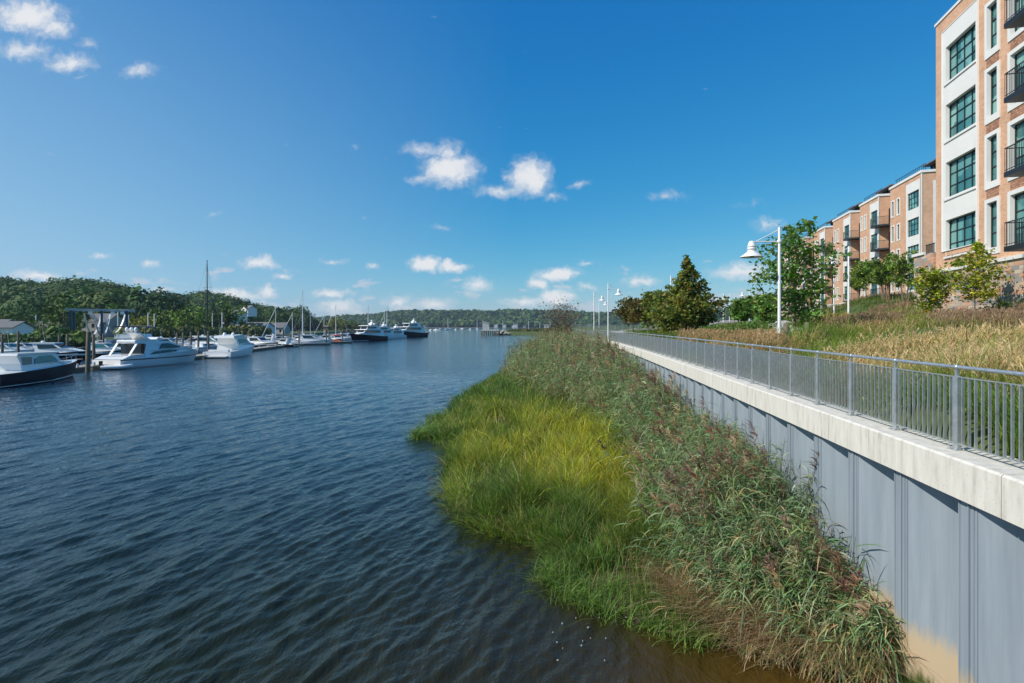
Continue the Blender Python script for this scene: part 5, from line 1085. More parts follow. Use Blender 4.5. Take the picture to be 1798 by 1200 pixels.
# ------------------------------------------------------------------ boats. local frame: +x bow, z = 0 waterline
def hull(par, L, B, fs, fb, m, stripe=None, rake=.9, flare=.8, name='hull', deckm='gel', stripem='gel'):
    """round bilge hull from stern (-L/2) to stem (L/2); fs / fb freeboard aft and forward"""
    n = 15; mb = MB(); rows = []
    for i in range(n):
        t = i/(n-1); w = B/2*(1-max(0,(t-.42)/.58)**2.3)*(.93+.07*min(1,t*4)); z = fs+(fb-fs)*t**1.7; x = -L/2+(L-rake)*t
        k = max(0,(t-.5)/.5); low = w*(1-.45*k**1.2)
        rows.append([(x-rake*.1*k,0,-.55+.35*k**3),(x+rake*.05*k,low*.72,-.28),(x+rake*.25*k,low*.95,.06),(x+rake*.32*k,low*.975,.22),(x+rake*.75*k,(low+w)/2*1.0,z*.62),(x+rake*k,w,z)])
    for sgn in (1,-1):
        vs = [(x,sgn*y,z) for r in rows for (x,y,z) in r]; m6 = 6; fsx = []
        for i in range(n-1):
            for j in range(m6-1):
                f = (i*m6+j,(i+1)*m6+j,(i+1)*m6+j+1,i*m6+j+1); fsx.append(f if sgn < 0 else f[::-1])
        mb.add(vs, fsx, True)
    st = rows[0]; vs = [(x,y,z) for x,y,z in st]+[(x,-y,z) for x,y,z in st[::-1]]; mb.add(vs, [tuple(range(len(vs)))])
    h = mb.build(name, M[m], par)
    d = MB(); vs = []; 
    for r in rows: x,y,z = r[-1]; vs += [(x-.02,y*.995,z-.01),(x-.02,0,z+.05),(x-.02,-y*.995,z-.01)]
    d.add(vs, [(i*3+j,i*3+j+1,i*3+4+j,i*3+3+j) for i in range(n-1) for j in (0,1)]); d.build('deck', M[deckm], par)
    if stripe:
        s = MB()
        for sgn in (1,-1):
            z0, z1 = stripe; vs = []
            for r in rows:
                a, b_, c = r[2], r[4], r[5]
                def f(z):
                    if z <= b_[2]: t = (z-a[2])/(b_[2]-a[2]); p, q = a, b_
                    else: t = (z-b_[2])/(c[2]-b_[2]); p, q = b_, c
                    return (p[0]+(q[0]-p[0])*t, sgn*(p[1]+(q[1]-p[1])*t+.02), z)
                vs += [f(z0), f(z1)]
            s.add(vs, [(2*i,2*i+2,2*i+3,2*i+1) for i in range(n-1)])
        s.build('stripe', M[stripem], h)
    return h, rows
def taper(wb, wt, z0, z1, xf=None):
    def f(x, z):
        w = wb+(wt-wb)*(z-z0)/(z1-z0)
        if xf: w *= max(.25, 1-max(0,(x-xf[0])/(xf[1]-xf[0]))**2*.55)
        return w
    return f
def cabin(par, poly, wf, m='gel', name='cabin'): mb = MB(); mb.slab(poly, wf); return mb.build(name, M[m], par)
def sidewin(par, poly, wf, m='dglass', name='window', out=.025):
    for s in (-1,1):
        mb = MB(); n = len(poly); vs = [(x,s*(wf(x,z)+out),z) for x,z in poly]+[(x,s*(wf(x,z)-.03),z) for x,z in poly]
        mb.add(vs, [tuple(range(n)),tuple(range(2*n-1,n-1,-1))]+[(i,(i+1)%n,n+(i+1)%n,n+i) for i in range(n)]); mb.build(name, M[m], par)
def frontwin(par, p, q, wf, m='dglass', k=.86, out=.04, name='windshield'):
    """pane on the sloping front between profile points p (low) and q (high)"""
    dx, dz = q[0]-p[0], q[1]-p[1]; l = sqrt(dx*dx+dz*dz); nx, nz = dz/l*out, -dx/l*out
    if nx < 0 and p[0] > q[0]: nx, nz = -nx, -nz
    nx = abs(nx) if p[0] >= q[0] else nx; nz = abs(nz) if p[0] >= q[0] else nz
    a = (p[0]+dx*.12, p[1]+dz*.12); b_ = (p[0]+dx*.9, p[1]+dz*.9); mb = MB()
    vs = []
    for (x,z) in (a,b_):
        w = wf(x,z)*k; vs += [(x+nx,-w,z+nz),(x+nx,w,z+nz),(x-.02,-w,z-.02),(x-.02,w,z-.02)]
    mb.add(vs, [(0,1,5,4),(2,6,7,3),(0,4,6,2),(1,3,7,5),(0,2,3,1),(4,5,7,6)]); mb.build(name, M[m], par)
def bowrail(par, rows, i0, h=.65, m='galv'):
    mb = MB()
    for s in (-1,1):
        pts = [(r[-1][0]-.06, s*max(r[-1][1]-.08,.03), r[-1][2]+h) for r in rows[i0:]]; mb.tube(pts, .02, 5)
        for r in rows[i0::2]: x,y,z = r[-1]; mb.tube([(x-.06,s*max(y-.08,.03),z),(x-.06,s*max(y-.08,.03),z+h)], .016, 4)
    mb.build('bow_rail', M[m], par)
def radar(par, x, y, z, r=.28): mb = MB(); mb.lathe([(0,0),(r*.9,0),(r,.06),(r,.16),(r*.6,.24),(0,.27)], (x,y,z), 12); mb.build('radar_dome', M['gel'], par)
def dome(par, x, y, z, r=.3): mb = MB(); mb.lathe([(.06,0),(.06,.12),(r*.8,.13),(r,.3),(r*.95,.5),(r*.6,.68),(0,.75)], (x,y,z), 12); mb.build('satellite_dome', M['gel'], par)
def whip(par, x, y, z, h=2.2, lean=-.4): mb = MB(); mb.tube([(x,y,z),(x+lean,y,z+h)], .015, 4); mb.build('antenna', M['white'], par)
def boat(label, loc, rz, grp='boats moored in the marina', name='motor_boat', cat='boat'): return thing(name, label, cat, loc, rz, grp)
# 1: nearest navy picnic boat -------------------------------------------------
r = boat('navy hulled cabin motorboat with white house and green windows, nearest boat at the left edge', (-44.9,53.4,0), radians(97)); h, rows = hull(r, 13.2, 4.0, 1.2, 1.75, 'navy', (.12,.24), rake=1.0)
w = taper(1.45,1.2,1.0,2.7,(2.0,5.2)); cabin(r, [(-3.6,.95),(3.6,1.25),(3.1,1.55),(1.9,1.7),(1.2,2.62),(-3.9,2.62),(-3.6,1.9)], w)
cabin(r, [(1.9,1.2),(4.6,1.35),(3.9,1.72),(1.9,1.85)], taper(1.2,1.05,1.2,1.85,(1.9,5.5)), name='trunk_cabin')
mb = MB(); mb.slab([(-4.1,2.62),(1.5,2.62),(1.3,2.74),(-4.0,2.80)], lambda x,z: 1.38); mb.build('roof', M['gel'], r)
sidewin(r, [(-1.9,1.78),(1.35,1.80),(1.0,2.22),(.5,2.46),(-1.2,2.46),(-1.7,2.2)], w, 'gglass'); sidewin(r, [(-3.4,1.75),(-2.2,1.78),(-2.1,2.4),(-3.4,2.45)], w, 'tan', 'side_curtain')
frontwin(r, (1.9,1.7), (1.2,2.62), w, 'gglass'); bowrail(r, rows, 7, .6); whip(r, -2, .6, 2.75)
for x in (1.9,2.9): sidewin(r, [(x,1.32),(x+.45,1.34),(x+.5,1.45),(x+.05,1.45)], lambda x,z: 1.15, 'dglass', 'porthole')
# 2: the big white flybridge yacht ---------------------------------------------
r = boat('large white streamlined motor yacht with sweeping dark side windows and an open stern', (PX(276,77),77.0,0), radians(79), name='motor_yacht'); r.scale = (.84,.9,.95); h, rows = hull(r, 18.5, 4.9, 1.15, 2.15, 'gel', (1.02,1.17), rake=1.9, stripem='dglass')
w = taper(2.05,1.45,1.1,3.5,(1.5,8.0)); P = [(-4.6,1.15),(6.6,1.95),(5.0,2.25),(2.6,2.75),(.6,3.35),(-2.4,3.5),(-5.9,3.42),(-5.9,3.2),(-3.9,3.1),(-4.4,2.1)]
cabin(r, P, w); sidewin(r, [(-1.6,2.35),(2.9,2.40),(1.9,2.75),(.4,3.08),(-.9,3.05)], w); sidewin(r, [(-3.6,1.62),(1.6,1.85),(2.2,2.02),(.6,2.12),(-2.6,1.98)], w, out=.04); frontwin(r, (4.9,2.3),(2.7,2.72), w)
sidewin(r, [(-1.4,.9),(3.4,1.12),(3.6,1.30),(-1.2,1.10)], lambda x,z: 2.38, 'dglass', 'hull_window') if False else None
mb = MB(); mb.slab([(-6.0,3.42),(-1.8,3.5),(-.4,3.55),(-1.3,3.95),(-1.5,3.9),(-1.9,3.66),(-5.8,3.62)], lambda x,z: 1.5); mb.build('flybridge', M['gel'], r)
mb = MB(); mb.slab([(-3.2,3.6),(-2.6,3.6),(-4.4,4.6),(-5.3,4.65),(-5.2,4.5),(-4.6,4.45)], lambda x,z: 1.25-.15*(z-3.6)); mb.build('radar_arch', M['gel'], r)
for y in (-.75,0,.75): dome(r, -4.9, y, 4.6, .26)
mb = MB(); mb.box(-9.9,-8.6,-2.0,2.0,.28,.42); mb.build('swim_platform', M['redbrown'], r)
mb = MB(); mb.slab([(-8.6,1.1),(-5.0,1.1),(-5.0,1.75),(-7.6,1.62),(-8.9,1.2)], lambda x,z: 2.28); mb.build('cockpit_coaming', M['gel'], r)
mb = MB(); mb.box(-5.0,-4.35,-1.7,1.7,1.2,3.1); mb.build('cockpit_door', M['dglass'], r)
for y in (-1.6,1.6): mb = MB(); mb.bar((-7.0,y,1.6),(-5.6,y,3.25),.35,.12,(1,0,0)); mb.build('stern_strut', M['gel'], r)
mb = MB(); mb.box(-8.0,-5.6,-1.4,1.4,1.12,1.55); mb.build('seat', M['tan'], r); bowrail(r, rows, 6, .75); whip(r, -4.6, 1.1, 4.5, 2.4)
# tender and dinghy engine at the stern
t = boat('small white inflatable tender with a black outboard behind the big white yacht', (PX(213,69),68.3,0), radians(20), name='dinghy')
mb = MB(); mb.tube([(-1.5,.65,.3),(.6,.65,.32),(1.3,.35,.4),(1.5,0,.45),(1.3,-.35,.4),(.6,-.65,.32),(-1.5,-.65,.3)], .22, 8); mb.build('tube', M['gel'], t); mb = MB(); mb.box(-1.4,1.1,-.5,.5,.1,.2); mb.build('floor', M['siding'], t)
mb = MB(); mb.box(-1.85,-1.5,-.17,.17,.55,1.05); mb.box(-1.75,-1.6,-.07,.07,-.2,.55); mb.build('outboard', M['black'], t, bevel=.04)
# 3: second white cruiser -------------------------------------------------------
def cruiser(label, loc, rz, L=14, B=4.4, hm='gel', roof='gel', grp='boats moored in the marina', stripe=None, stripem='navy', wm='dglass', bimini=None, arch=True):
    k = L/14; r = boat(label, loc, rz, grp, 'cabin_cruiser'); h, rows = hull(r, L, B, 1.0*k**.6, 1.75*k**.6, hm, stripe, rake=1.4*k, stripem=stripem)
    f = k**.6; w = taper(B*.40,B*.30,1.0*f,3.1*f,(1*k,6*k)); Q = lambda pts: [(x*k,z*f) for x,z in pts]
    cabin(r, Q([(-3.2,1.0),(4.9,1.6),(3.4,1.95),(1.7,2.15),(.2,3.0),(-3.9,3.05),(-3.2,2.0)]), w); sidewin(r, Q([(-2.6,2.1),(1.1,2.2),(.0,2.82),(-2.9,2.85)]), w, wm); frontwin(r, (1.7*k,2.15*f),(.2*k,3.0*f), w, wm)
    mb = MB(); mb.slab(Q([(-4.4,3.02),(.5,2.98),(.3,3.15),(-4.3,3.22)]), lambda x,z: B*.34); mb.build('roof', M[roof], r); bowrail(r, rows, 7, .6)
    mb = MB(); mb.box(-L/2-.8*k,-L/2+.05,-B*.38,B*.38,.25,.38); mb.build('swim_platform', M['gel'], r)
    sidewin(r, Q([(2.6,1.25),(3.2,1.3),(3.2,1.42),(2.6,1.38)]), lambda x,z: B*.40, 'dglass', 'porthole') if False else None
    mb = MB(); mb.box(-L/2+.5,-L/2+1.2,-B*.33,B*.33,1.0*f,1.3*f); mb.build('cockpit_seat', M['gel'], r)
    if arch: radar(r, -2.6*k, 0, 3.2*f); whip(r, -3*k, B*.3, 3.1*f)
    if bimini:
        mb = MB(); mb.slab(Q([(-4.6,4.9),(.6,4.9),(.2,5.1),(-4.2,5.12)]), lambda x,z: B*.36); mb.build('bimini', M[bimini], r); mb = MB()
        for x in (-4.2,-1.8,.2):
            for y in (-B*.33,B*.33): mb.tube([(x*k,y,3.1*f),(x*k,y,4.95*f)], .025, 5)
        mb.build('bimini_frame', M['galv'], r); mb = MB(); mb.slab(Q([(-4.2,3.2),(.4,3.2),(.1,3.75),(-4.0,3.7)]), lambda x,z: B*.31); mb.build('flybridge', M['gel'], r)
    return r
r = cruiser('white flybridge cruiser with dark aft windows moored ahead of the big yacht', (PX(413,99),99.5,0), radians(94), 15.5, 4.7, stripe=None)
for y in (-.7,.7): dome(r, -3.2, y, 3.4, .3)
mb = MB(); mb.slab([(-5.2,3.2),(-.4,3.2),(-1.2,3.75),(-5.0,3.6)], lambda x,z: 1.6); mb.build('flybridge', M['gel'], r)
cruiser('white flybridge boat with a navy canvas bimini behind the big white yacht', (PX(258,100),100,0), radians(12), 14.5, 4.6, bimini='canvas')
cruiser('white express boat with navy hull side between the pilings left of the big yacht', (PX(187,97),97,0), radians(5), 8.6, 3.0, 'navy', stripe=(.62,.8), stripem='gel', wm='gglass')
cruiser('dark navy hulled sport boat with white deck, second boat in from the left', (PX(100,88),88,0), radians(8), 10.5, 3.3, 'navy', stripe=(.7,.95), stripem='gel')
cruiser('white boat with green windows half cut off at the left edge behind the nearest boat', (PX(14,98),98,0), radians(3), 8.0, 2.9, wm='gglass')
cruiser('white cruiser with a black hull beyond the ahead moored flybridge cruiser', (PX(457,135),135,0), radians(-18), 10.5, 3.6, 'navy', stripe=(.75,1.1), stripem='gel')
cruiser('low white express cruiser on the outer dock left of the orange boat', (PX(548,160),160,0), radians(8), 11.5, 3.4, bimini=None)
cruiser('long white boat behind the ahead moored cruiser, blue tinted screen', (PX(375,122),122,0), radians(-8), 13.5, 4.2, wm='gglass')
cruiser('dark hulled low boat at the end of the finger dock below the jib masts', (PX(496,143),143,0), radians(170), 7.0, 2.6, 'navy', arch=False)
cruiser('orange cabin workboat with dark hull on the outer dock', (PX(592,178),178,0), radians(-60), 9.0, 3.4, 'navy', roof='orange', stripe=(.55,.95), stripem='orange')
r = boat('open grey skiff moored behind the nearest navy boat', (PX(112,77),77,0), radians(0), name='skiff'); hull(r, 5.2, 1.9, .45, .75, 'navy', None, rake=.6, deckm='tan')
# big motor yachts seen bow on
def bigyacht(label, loc, rz, L=20, B=5.6, hm='navy'):
    r = boat(label, loc, rz, 'large yachts on the outer dock', 'motor_yacht'); k = L/20; h, rows = hull(r, L, B, 1.7*k, 3.0*k, hm, (.16,.34), rake=2.2*k)
    w = taper(B*.42,B*.36,1.9*k,4.2*k,(0,6*k)); Q = lambda pts: [(x*k,z*k) for x,z in pts]
    cabin(r, Q([(-7.5,1.7),(6.3,2.6),(5.6,3.0),(4.0,3.2),(3.2,4.3),(-8.2,4.3)]), w); sidewin(r, Q([(-5.6,3.0),(3.2,3.2),(2.7,3.95),(-5.6,3.95)]), w); frontwin(r, (4.0*k,3.2*k),(3.2*k,4.3*k), w)
    w2 = taper(B*.34,B*.28,4.3*k,6.0*k,(-1*k,4*k)); cabin(r, Q([(-6.2,4.3),(2.2,4.3),(1.3,5.7),(-5.8,5.7)]), w2, name='pilothouse'); sidewin(r, Q([(-3.6,4.75),(1.4,4.75),(1.05,5.4),(-3.6,5.4)]), w2); frontwin(r, (2.2*k,4.4*k),(1.3*k,5.7*k), w2)
    mb = MB(); mb.slab(Q([(-7.4,5.7),(2.2,5.7),(1.8,5.95),(-7.2,5.95)]), lambda x,z: B*.36); mb.build('hardtop', M['gel'], r)
    mb = MB(); mb.slab(Q([(-8.3,4.22),(3.9,4.22),(3.6,4.42),(-8.2,4.42)]), lambda x,z: B*.45); mb.build('bridge_deck', M['gel'], r)
    mb = MB(); mb.slab(Q([(-3.4,5.95),(-2.0,5.95),(-2.9,7.2),(-3.6,7.2)]), lambda x,z: .5*k); mb.build('mast', M['gel'], r)
    for y in (-1.1*k,0,1.1*k): dome(r, -3.2*k, y, (6.0 if y else 7.2)*k, .42*k)
    bowrail(r, rows, 6, .9); whip(r, -4*k, 1.2*k, 6*k, 3.4); return r
bigyacht('dark blue hulled motor yacht with white decks, leftmost big bow on the outer dock', (PX(640,196),199,0), radians(-112), 18.5, 5.4)
bigyacht('white hulled trawler yacht between two dark hulled yachts', (PX(664,222),224,0), radians(-115), 17, 5.0, 'gel')
bigyacht('small white yacht just left of the largest dark yacht', (PX(687,240),243,0), radians(-112), 15, 4.6, 'gel')
bigyacht('largest dark hulled superyacht with three white domes at the end of the dock', (PX(714,262),268,0), radians(-118), 22.5, 6.0)
# sailing boats ---------------------------------------------------------------
def sail(label, px, Y, hm_, rz, mastm='white', L=11, jib=None, r_=.11):
    r = boat(label, (PX(px,Y),Y,0), rz, 'sailing boats in the marina', 'sailboat', 'sailboat'); h, rows = hull(r, L, L*.3, .95, 1.25, 'gel', (.7,.8), rake=1.3, stripem='navy')
    w = taper(.95,.75,1.0,1.65,(0,4)); cabin(r, [(-1.6,1.0),(3.0,1.15),(2.2,1.55),(-1.6,1.65)], w); sidewin(r, [(-1.0,1.22),(1.8,1.28),(1.6,1.45),(-1.0,1.48)], w)
    mx = L*.06; mb = MB(); mb.tube([(mx,0,1.0),(mx,0,hm_*.55),(mx,0,hm_)], [r_,r_*.9,r_*.45], 7); mb.build('mast', M[mastm], r)
    mb = MB(); mb.tube([(mx,0,2.3),(mx-L*.38,0,2.35)], .08, 6); bm = mb.build('boom', M[mastm], r); mb = MB(); mb.tube([(mx-.1,0,2.45),(mx-L*.2,0,2.62),(mx-L*.36,0,2.5)], [.16,.22,.12], 7); mb.build('sail_cover', M['canvas'], bm)
    mb = MB(); mb.tube([(L*.46,0,1.3),(mx,0,hm_*.93)], .07 if jib else .022, 5); mb.build('furled_jib' if jib else 'forestay', M['gel'] if jib else M['galv'], r)
    mb = MB()
    for p in ((-L*.48,0,1.1),(mx,L*.14,1.1),(mx,-L*.14,1.1)): mb.tube([p,(mx,0,hm_*.97)], .018, 4)
    for zz in (.42,.7): mb.tube([(mx,-L*.09,hm_*zz),(mx,L*.09,hm_*zz)], .022, 4)
    mb.build('rigging', M['galv'] if mastm == 'white' else M['black'], r); return r
PHT = lambda py, Y: PZ(py, Y)
for (lab, px, top, Y, rz, mm, L, jib, rr) in [('sloop with a very tall black mast behind the two white cruisers',359,456,118,80,'black',13,None,.15),('sailboat with a white mast and leaning furled jib, left of the pair of jibs',488,537,165,200,'white',10,1,.13),('sailboat with white mast and furled jib right of the first leaning jib',517,548,178,195,'white',10,1,.12),
    ('sailboat with the tallest white mast of the middle marina',534,507,172,150,'white',12,None,.13),('sailboat with a slim mast just left of the tallest white mast',529,550,190,20,'white',9,None,.09),('sailboat with a short mast right of the tallest white mast',542,546,195,15,'white',9,None,.10),
    ('sailboat with a grey mast and leaning jib left of the orange boat',572,551,215,195,'white',10,1,.12),('sailboat with a tall pale mast directly behind the orange boat',593,533,225,200,'white',12,1,.13),('sailboat with a tall mast behind the first dark blue yacht',649,535,262,160,'white',13,None,.16),
    ('sailboat with a short mast left of the paired masts near the largest yacht',677,549,290,150,'white',12,None,.15),('sailboat with the taller of the paired masts near the largest yacht',682,535,296,200,'white',13,1,.17)]:
    sail(lab, px, PHT(top,Y), PHT(top,Y), radians(rz), mm, L, jib, rr) if False else sail(lab, px, Y, PHT(top,Y), radians(rz), mm, L, jib, rr)
# rows of smaller boats, copies of two builds ------------------------------------
protoA = cruiser('small white cruiser on the inner dock below the gabled houses', (PX(400,150),150,0), radians(15), 8.0, 2.9, grp='small boats on the inner docks')
for lab, px, Y, rz, s in [('small white cruiser left of the black mast foot',335,140,190,1.0),('small white cruiser right of the black mast foot',378,145,170,1.1),('small white cruiser between the ahead moored cruiser and the gabled houses',432,158,12,1.15),('white cruiser under the hoist slings on the inner dock',172,118,175,1.0),('small white cruiser right behind the navy bimini',298,125,10,1.15),
    ('small white cruiser below the left leaning jib',489,170,185,1.05),('small white cruiser below the tallest white mast',531,182,8,1.05),('small white cruiser just left of the orange boat',568,190,190,1.0),('small white cruiser just right of the orange boat',607,205,10,1.1),('small white cruiser at the foot of the grey gabled house',472,175,165,1.1),('small white cruiser in the gap before the first dark blue yacht',619,214,20,1.05),
    ('small white cruiser half hidden at the left edge shrubs',45,104,5,.95),('small white cruiser in the second row below the lime green tree',318,150,12,.9),('small white cruiser in the second row left of the low express cruiser',508,165,15,.9),('small white cruiser behind the low express cruiser',556,192,20,1.0),('small white cruiser just left of the tallest middle mast',521,176,178,.95),('small white cruiser under the right leaning jib',545,196,12,1.0),('small white cruiser right of the tall mast behind the orange boat',600,230,186,1.05),('small white cruiser between the two navy hulled boats and the finger dock',470,152,170,.9),('small white cruiser behind the bow of the ahead moored cruiser',447,148,14,.9),('small white cruiser in front of the yellow green tree',252,128,176,.95),('small white cruiser left of the hoist runway',96,112,8,.9)]:
    dup(protoA, (PX(px,Y),Y,0), radians(rz), lab, s)
# boats at anchor far out in the bay
R = random.Random(8)
def tiny(label, px, Y, L, m='gel'):
    r = boat(label, (PX(px,Y),Y,0), R.uniform(0,6), 'boats at anchor in the bay', 'moored_boat'); hull(r, L, L*.32, .9, 1.3, m, None, rake=1); cabin(r, [(-L*.2,.9),(L*.2,1.1),(L*.12,1.9),(-L*.2,1.9)], taper(L*.11,L*.09,.9,1.9)); return r
for i, (px, Y, L, lab) in enumerate([(757,640,9,'white boat at anchor nearest the largest yacht'),(766,700,8,'white boat at anchor second from the largest yacht'),(774,820,9,'small white boat at anchor third from the largest yacht'),(783,700,10,'larger white boat at anchor in the middle of the bay'),(791,900,8,'white boat at anchor left of the lone moored mast'),(800,760,8,'white boat at anchor right of the lone moored mast'),(812,950,9,'white boat at anchor below the far beach'),(826,820,8,'white boat at anchor left of the pier'),(838,900,9,'white boat at anchor closest to the pier'),(735,560,10,'white boat just beyond the bow of the largest yacht')]):
    tiny(lab, px, Y, L)
sail('anchored sailboat with a white mast in the middle of the bay', 786, 760, PZ(558,760), 1.0, L=11, r_=.35); sail('anchored sailboat with a thin mast left of the pier', 838, 900, PZ(560,900), 2.0, L=11, r_=.3)
r = boat('dark rowing craft low on the water right of the largest yacht', (PX(745,405),405,0), .2, 'boats at anchor in the bay', 'rowing_boat'); hull(r, 8, 1.4, .45, .6, 'navy', None, rake=.8, deckm='black')
mb = MB(); mb.lathe([(.0,0),(.35,.05),(.3,.5),(.38,.9),(.14,1.05),(.16,1.2),(.13,1.4),(0,1.45)], (0,0,.4), 8); mb.build('rower', M['rubber'], r)
# ------------------------------------------------------------------ docks and pilings
def dock(label, p, q, w=2.2):
    d = thing('floating_dock', label, 'dock', (p[0],p[1],0), atan2(q[1]-p[1], q[0]-p[0]), 'floating docks'); L = math.dist(p,q)
    mb = MB(); mb.box(0,L,-w/2,w/2,.42,.55); mb.build('deck', M['dock'], d); mb = MB(); mb.box(.05,L-.05,-w/2+.06,w/2-.06,-.2,.415); mb.build('float', M['wood'], d)
    mb = MB()
    for i in range(int(L/6)+1): x = min(i*6+.3, L-.3); mb.box(x-.15,x+.15,-w/2+.02,-w/2+.22,.55,.95)
    mb.build('cleat_post', M['white'], d); return d
for lab, p, q in [('main outer floating dock behind the nearest navy boat',(-48.6,40),(-50.2,66)),('floating dock along the big white yacht',(-50.4,67),(-50.0,90)),('floating dock between the big yacht and the next cruiser',(-50.0,90.5),(-53,113)),('finger dock left of the big yacht stern',(-51.8,66.5),(-66,69)),
    ('floating dock ahead of the second white cruiser',(-53.5,114),(-57,140)),('outer dock with the dark piles, left part',(PX(478,150),149),(PX(530,150),151)),('outer dock in front of the low express cruiser',(PX(528,155),154),(PX(578,158),158)),('outer dock in front of the orange boat',(PX(580,172),170),(PX(618,175),174)),
    ('inner dock below the gabled houses',(PX(300,165),165),(PX(430,175),175)),('inner dock behind the sport boats at left',(PX(20,104),104),(PX(180,106),106))]: dock(lab, p, q)
proto = None
PL = [(32,95,582,'at the left edge beside the bank shrubs'),(34*1+0,112,590,'in the second row at the left edge'),(4,92,587,'leftmost, half cut by the shrubs'),(118,90,587,'beside the bow of the navy sport boat'),(154,64.5,583,'tall and thick between the nearest boat and the big yacht'),(165,78,587,'behind the thick pile left of the big yacht'),(103,100,588,'short one before the bank shrubs'),(181,108,586,'before the hoist leg'),
    (335,105,583,'first of three behind the bow of the big yacht'),(348,112,584,'second of three behind the bow of the big yacht'),(321,118,584,'third of three behind the bow of the big yacht'),(366,112,582,'right of the black mast foot'),(411,122,582,'behind the flybridge of the second cruiser'),(426,126,582,'right of the flybridge of the second cruiser'),(437,150,580,'before the gabled houses, left'),(497,150,579,'before the leaning jibs'),
    (525,150,580,'at the corner of the outer dock'),(573,160,578,'carrying the dark birdhouse box'),(577,162,579,'twin beside the birdhouse pile'),(601,172,578,'left of the first dark blue yacht'),(310,122,585,'before the lime green tree')]
for i, (px, Y, top, lab) in enumerate(PL):
    lab = 'brown timber pile '+lab; h = PZ(top, Y)
    t = 1.0 if Y > 70 else 1.25
    mb = MB(); mb.lathe([(.20*t,-2),(.19*t,h*.5),(.17*t,h-.05),(.15*t,h),(0,h+.02)], (0,0,0), 10); o = mb.build('mooring_pile', M['wood']); o.location = (PX(px,Y),Y,0); o.rotation_euler = (radians(R.uniform(-1,1)), radians(R.uniform(-1.3,1.3)), 0); tag(o, lab, 'pile', 'timber mooring piles')
mb = MB(); mb.box(-.7,.7,-.7,.7,0,.9); mb.add([(-.9,-.9,.9),(.9,-.9,.9),(.9,.9,.9),(-.9,.9,.9),(0,0,1.5)],[(0,1,4),(1,2,4),(2,3,4),(3,0,4),(3,2,1,0)]); o = mb.build('birdhouse', M['wood']); o.location = (PX(573.5,160),160,PZ(580,160)); tag(o, 'dark birdhouse box standing on the twin piles of the outer dock', 'birdhouse')
# white poles on the west bank
for i, (px, Y, top, bot, lab) in enumerate([(207,190,548,577,'white pole right of the boat hoist, nearest it'),(226,195,553,566,'short white pole behind the grey shed'),(260,190,550,570,'white pole above the yellow green tree'),(271,185,551,576,'white pole right of the yellow green tree'),(373,215,550,566,'slim white pole left of the thick white pole'),(390,205,549,580,'thick white pole left of the gabled houses'),(63,180,554,575,'leaning grey pole above the long shed'),(75,180,560,576,'white flag pole beside the small tree')]):
    z0 = 1.2; mb = MB(); mb.tube([(0,0,0),(0,0,PZ(top,Y)-z0)], .17, 7); o = mb.build('utility_pole', M['white']); o.location = (PX(px,Y),Y,z0); tag(o, lab, 'pole', 'white poles on the marina bank')
# ------------------------------------------------------------------ blue boat hoist
Y = 122; zt = PZ(549,Y); r = thing('boat_hoist', 'blue steel travelling boat hoist with hanging white slings at the marina edge', 'boat hoist', (PX(152,Y), Y+4, 1.4), radians(33))
hw = (199-106)/2000*Y*.86; 
for x in (-hw, hw*.10, hw):
    for y in ((-4,) if x == hw*.10 else (-4,4)): mb = MB(); mb.box(x-.22,x+.22,y-.22,y+.22,.5,zt-1.0); mb.build('leg', M['teal_bay'], r)
for y in (-4,4): mb = MB(); mb.box(-hw-.9,hw+1.6,y-.2,y+.2,zt-1.0,zt-.6); mb.build('top_beam', M['siding'], r); mb = MB(); mb.box(-hw-.6,hw+.6,y-.3,y+.3,.25,.75); mb.build('base_beam', M['siding'], r)
for x in (-hw,hw): mb = MB(); mb.box(x-.25,x+.25,-3.75,3.75,zt-1.35,zt-.95); mb.build('cross_beam', M['teal_bay'], r)
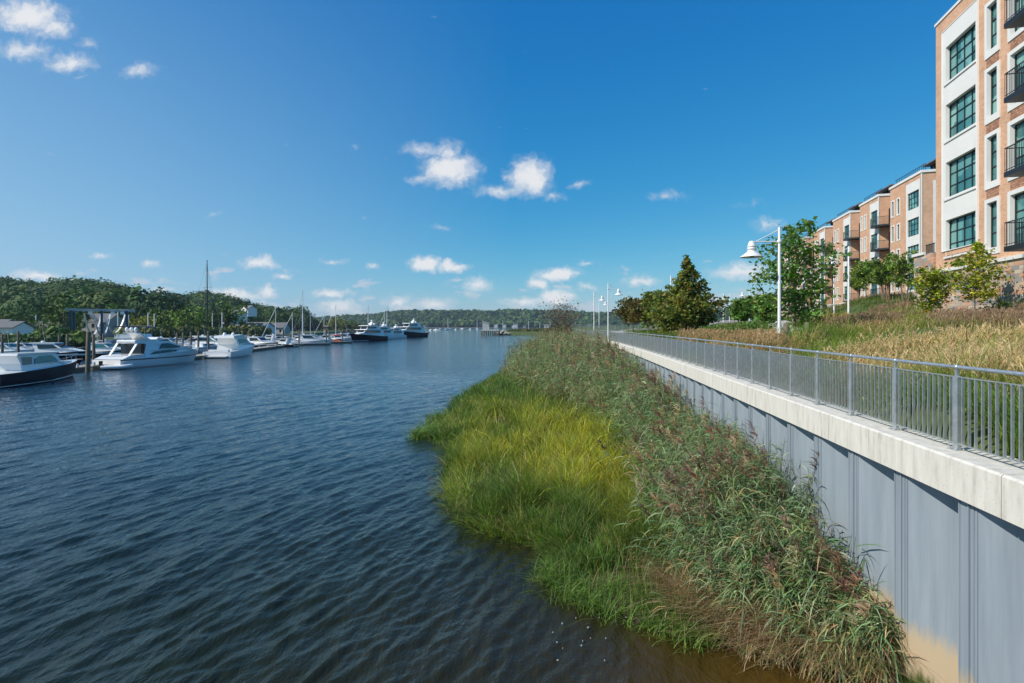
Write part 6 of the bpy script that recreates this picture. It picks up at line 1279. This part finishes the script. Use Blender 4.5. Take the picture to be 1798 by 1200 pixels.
for x in (-hw,hw*.1,hw):
    for y in (-4,4): mb = MB(); mb.tube([(x,y-.22,.0),(x,y+.22,.0)], .55, 14); mb.build('wheel', M['rubber'], r)
for (xa, xb, sag) in ((-hw*.55,.02*hw,4.6),(.15*hw,.93*hw,4.2),(-hw*.2,hw*.35,5.0)):
    mb = MB(); pts = []
    for i in range(13): t = i/12; pts.append((xa+(xb-xa)*t, -2.5+5*t, zt-1.6-sag*(1-(2*t-1)**2)))
    for p, q in zip(pts[:-1], pts[1:]): mb.bar(p, q, .35, .06)
    mb.build('sling', M['gel'], r)
for x in (-hw*.3,hw*.5,hw*.85): mb = MB(); mb.box(x-.35,x+.35,-4.9,-4.26,zt-1.75,zt-1.2); mb.build('winch', M['gel'], r)
mb = MB(); mb.bar((PX(100,119),119,1.15),(PX(160,119),119,1.15),1.0,.5); mb.bar((PX(100,127),127,1.15),(PX(200,127),127,1.15),1.0,.5)
tag(mb.build("hoist_pier", M["concrete"]), "concrete runway pier carrying the blue boat hoist", "pier")
for i in range(7): mb = MB(); mb.tube([(0,0,-2),(0,0,.95)], .25, 8); o = mb.build('pier_pile', M['wood']); x = 104+i*9; o.location = (PX(x,119),119,0); tag(o, ['pile under the hoist runway at its left end','second pile under the hoist runway from the left','third pile under the hoist runway from the left','middle pile under the hoist runway','third pile under the hoist runway from the right','second pile under the hoist runway from the right','pile under the hoist runway at its right end'][i], 'pile', 'piles under the hoist runway')
# ------------------------------------------------------------------ sea haze
mb = MB(); mb.box(-3500,3500,-60,2600,-3.0,75); hz_ = mb.build('haze', [])
hm = bpy.data.materials.new('haze'); hm.use_nodes = True; nt = hm.node_tree; nt.nodes.clear(); o_ = nt.nodes.new('ShaderNodeOutputMaterial'); pv = nt.nodes.new('ShaderNodeVolumePrincipled')
pv.inputs['Color'].default_value = (.66,.82,1,1); pv.inputs['Density'].default_value = .00010; pv.inputs['Anisotropy'].default_value = .2
nt.links.new(pv.outputs[0], o_.inputs['Volume']); hz_.data.materials.append(hm); tag(hz_, kind='stuff')
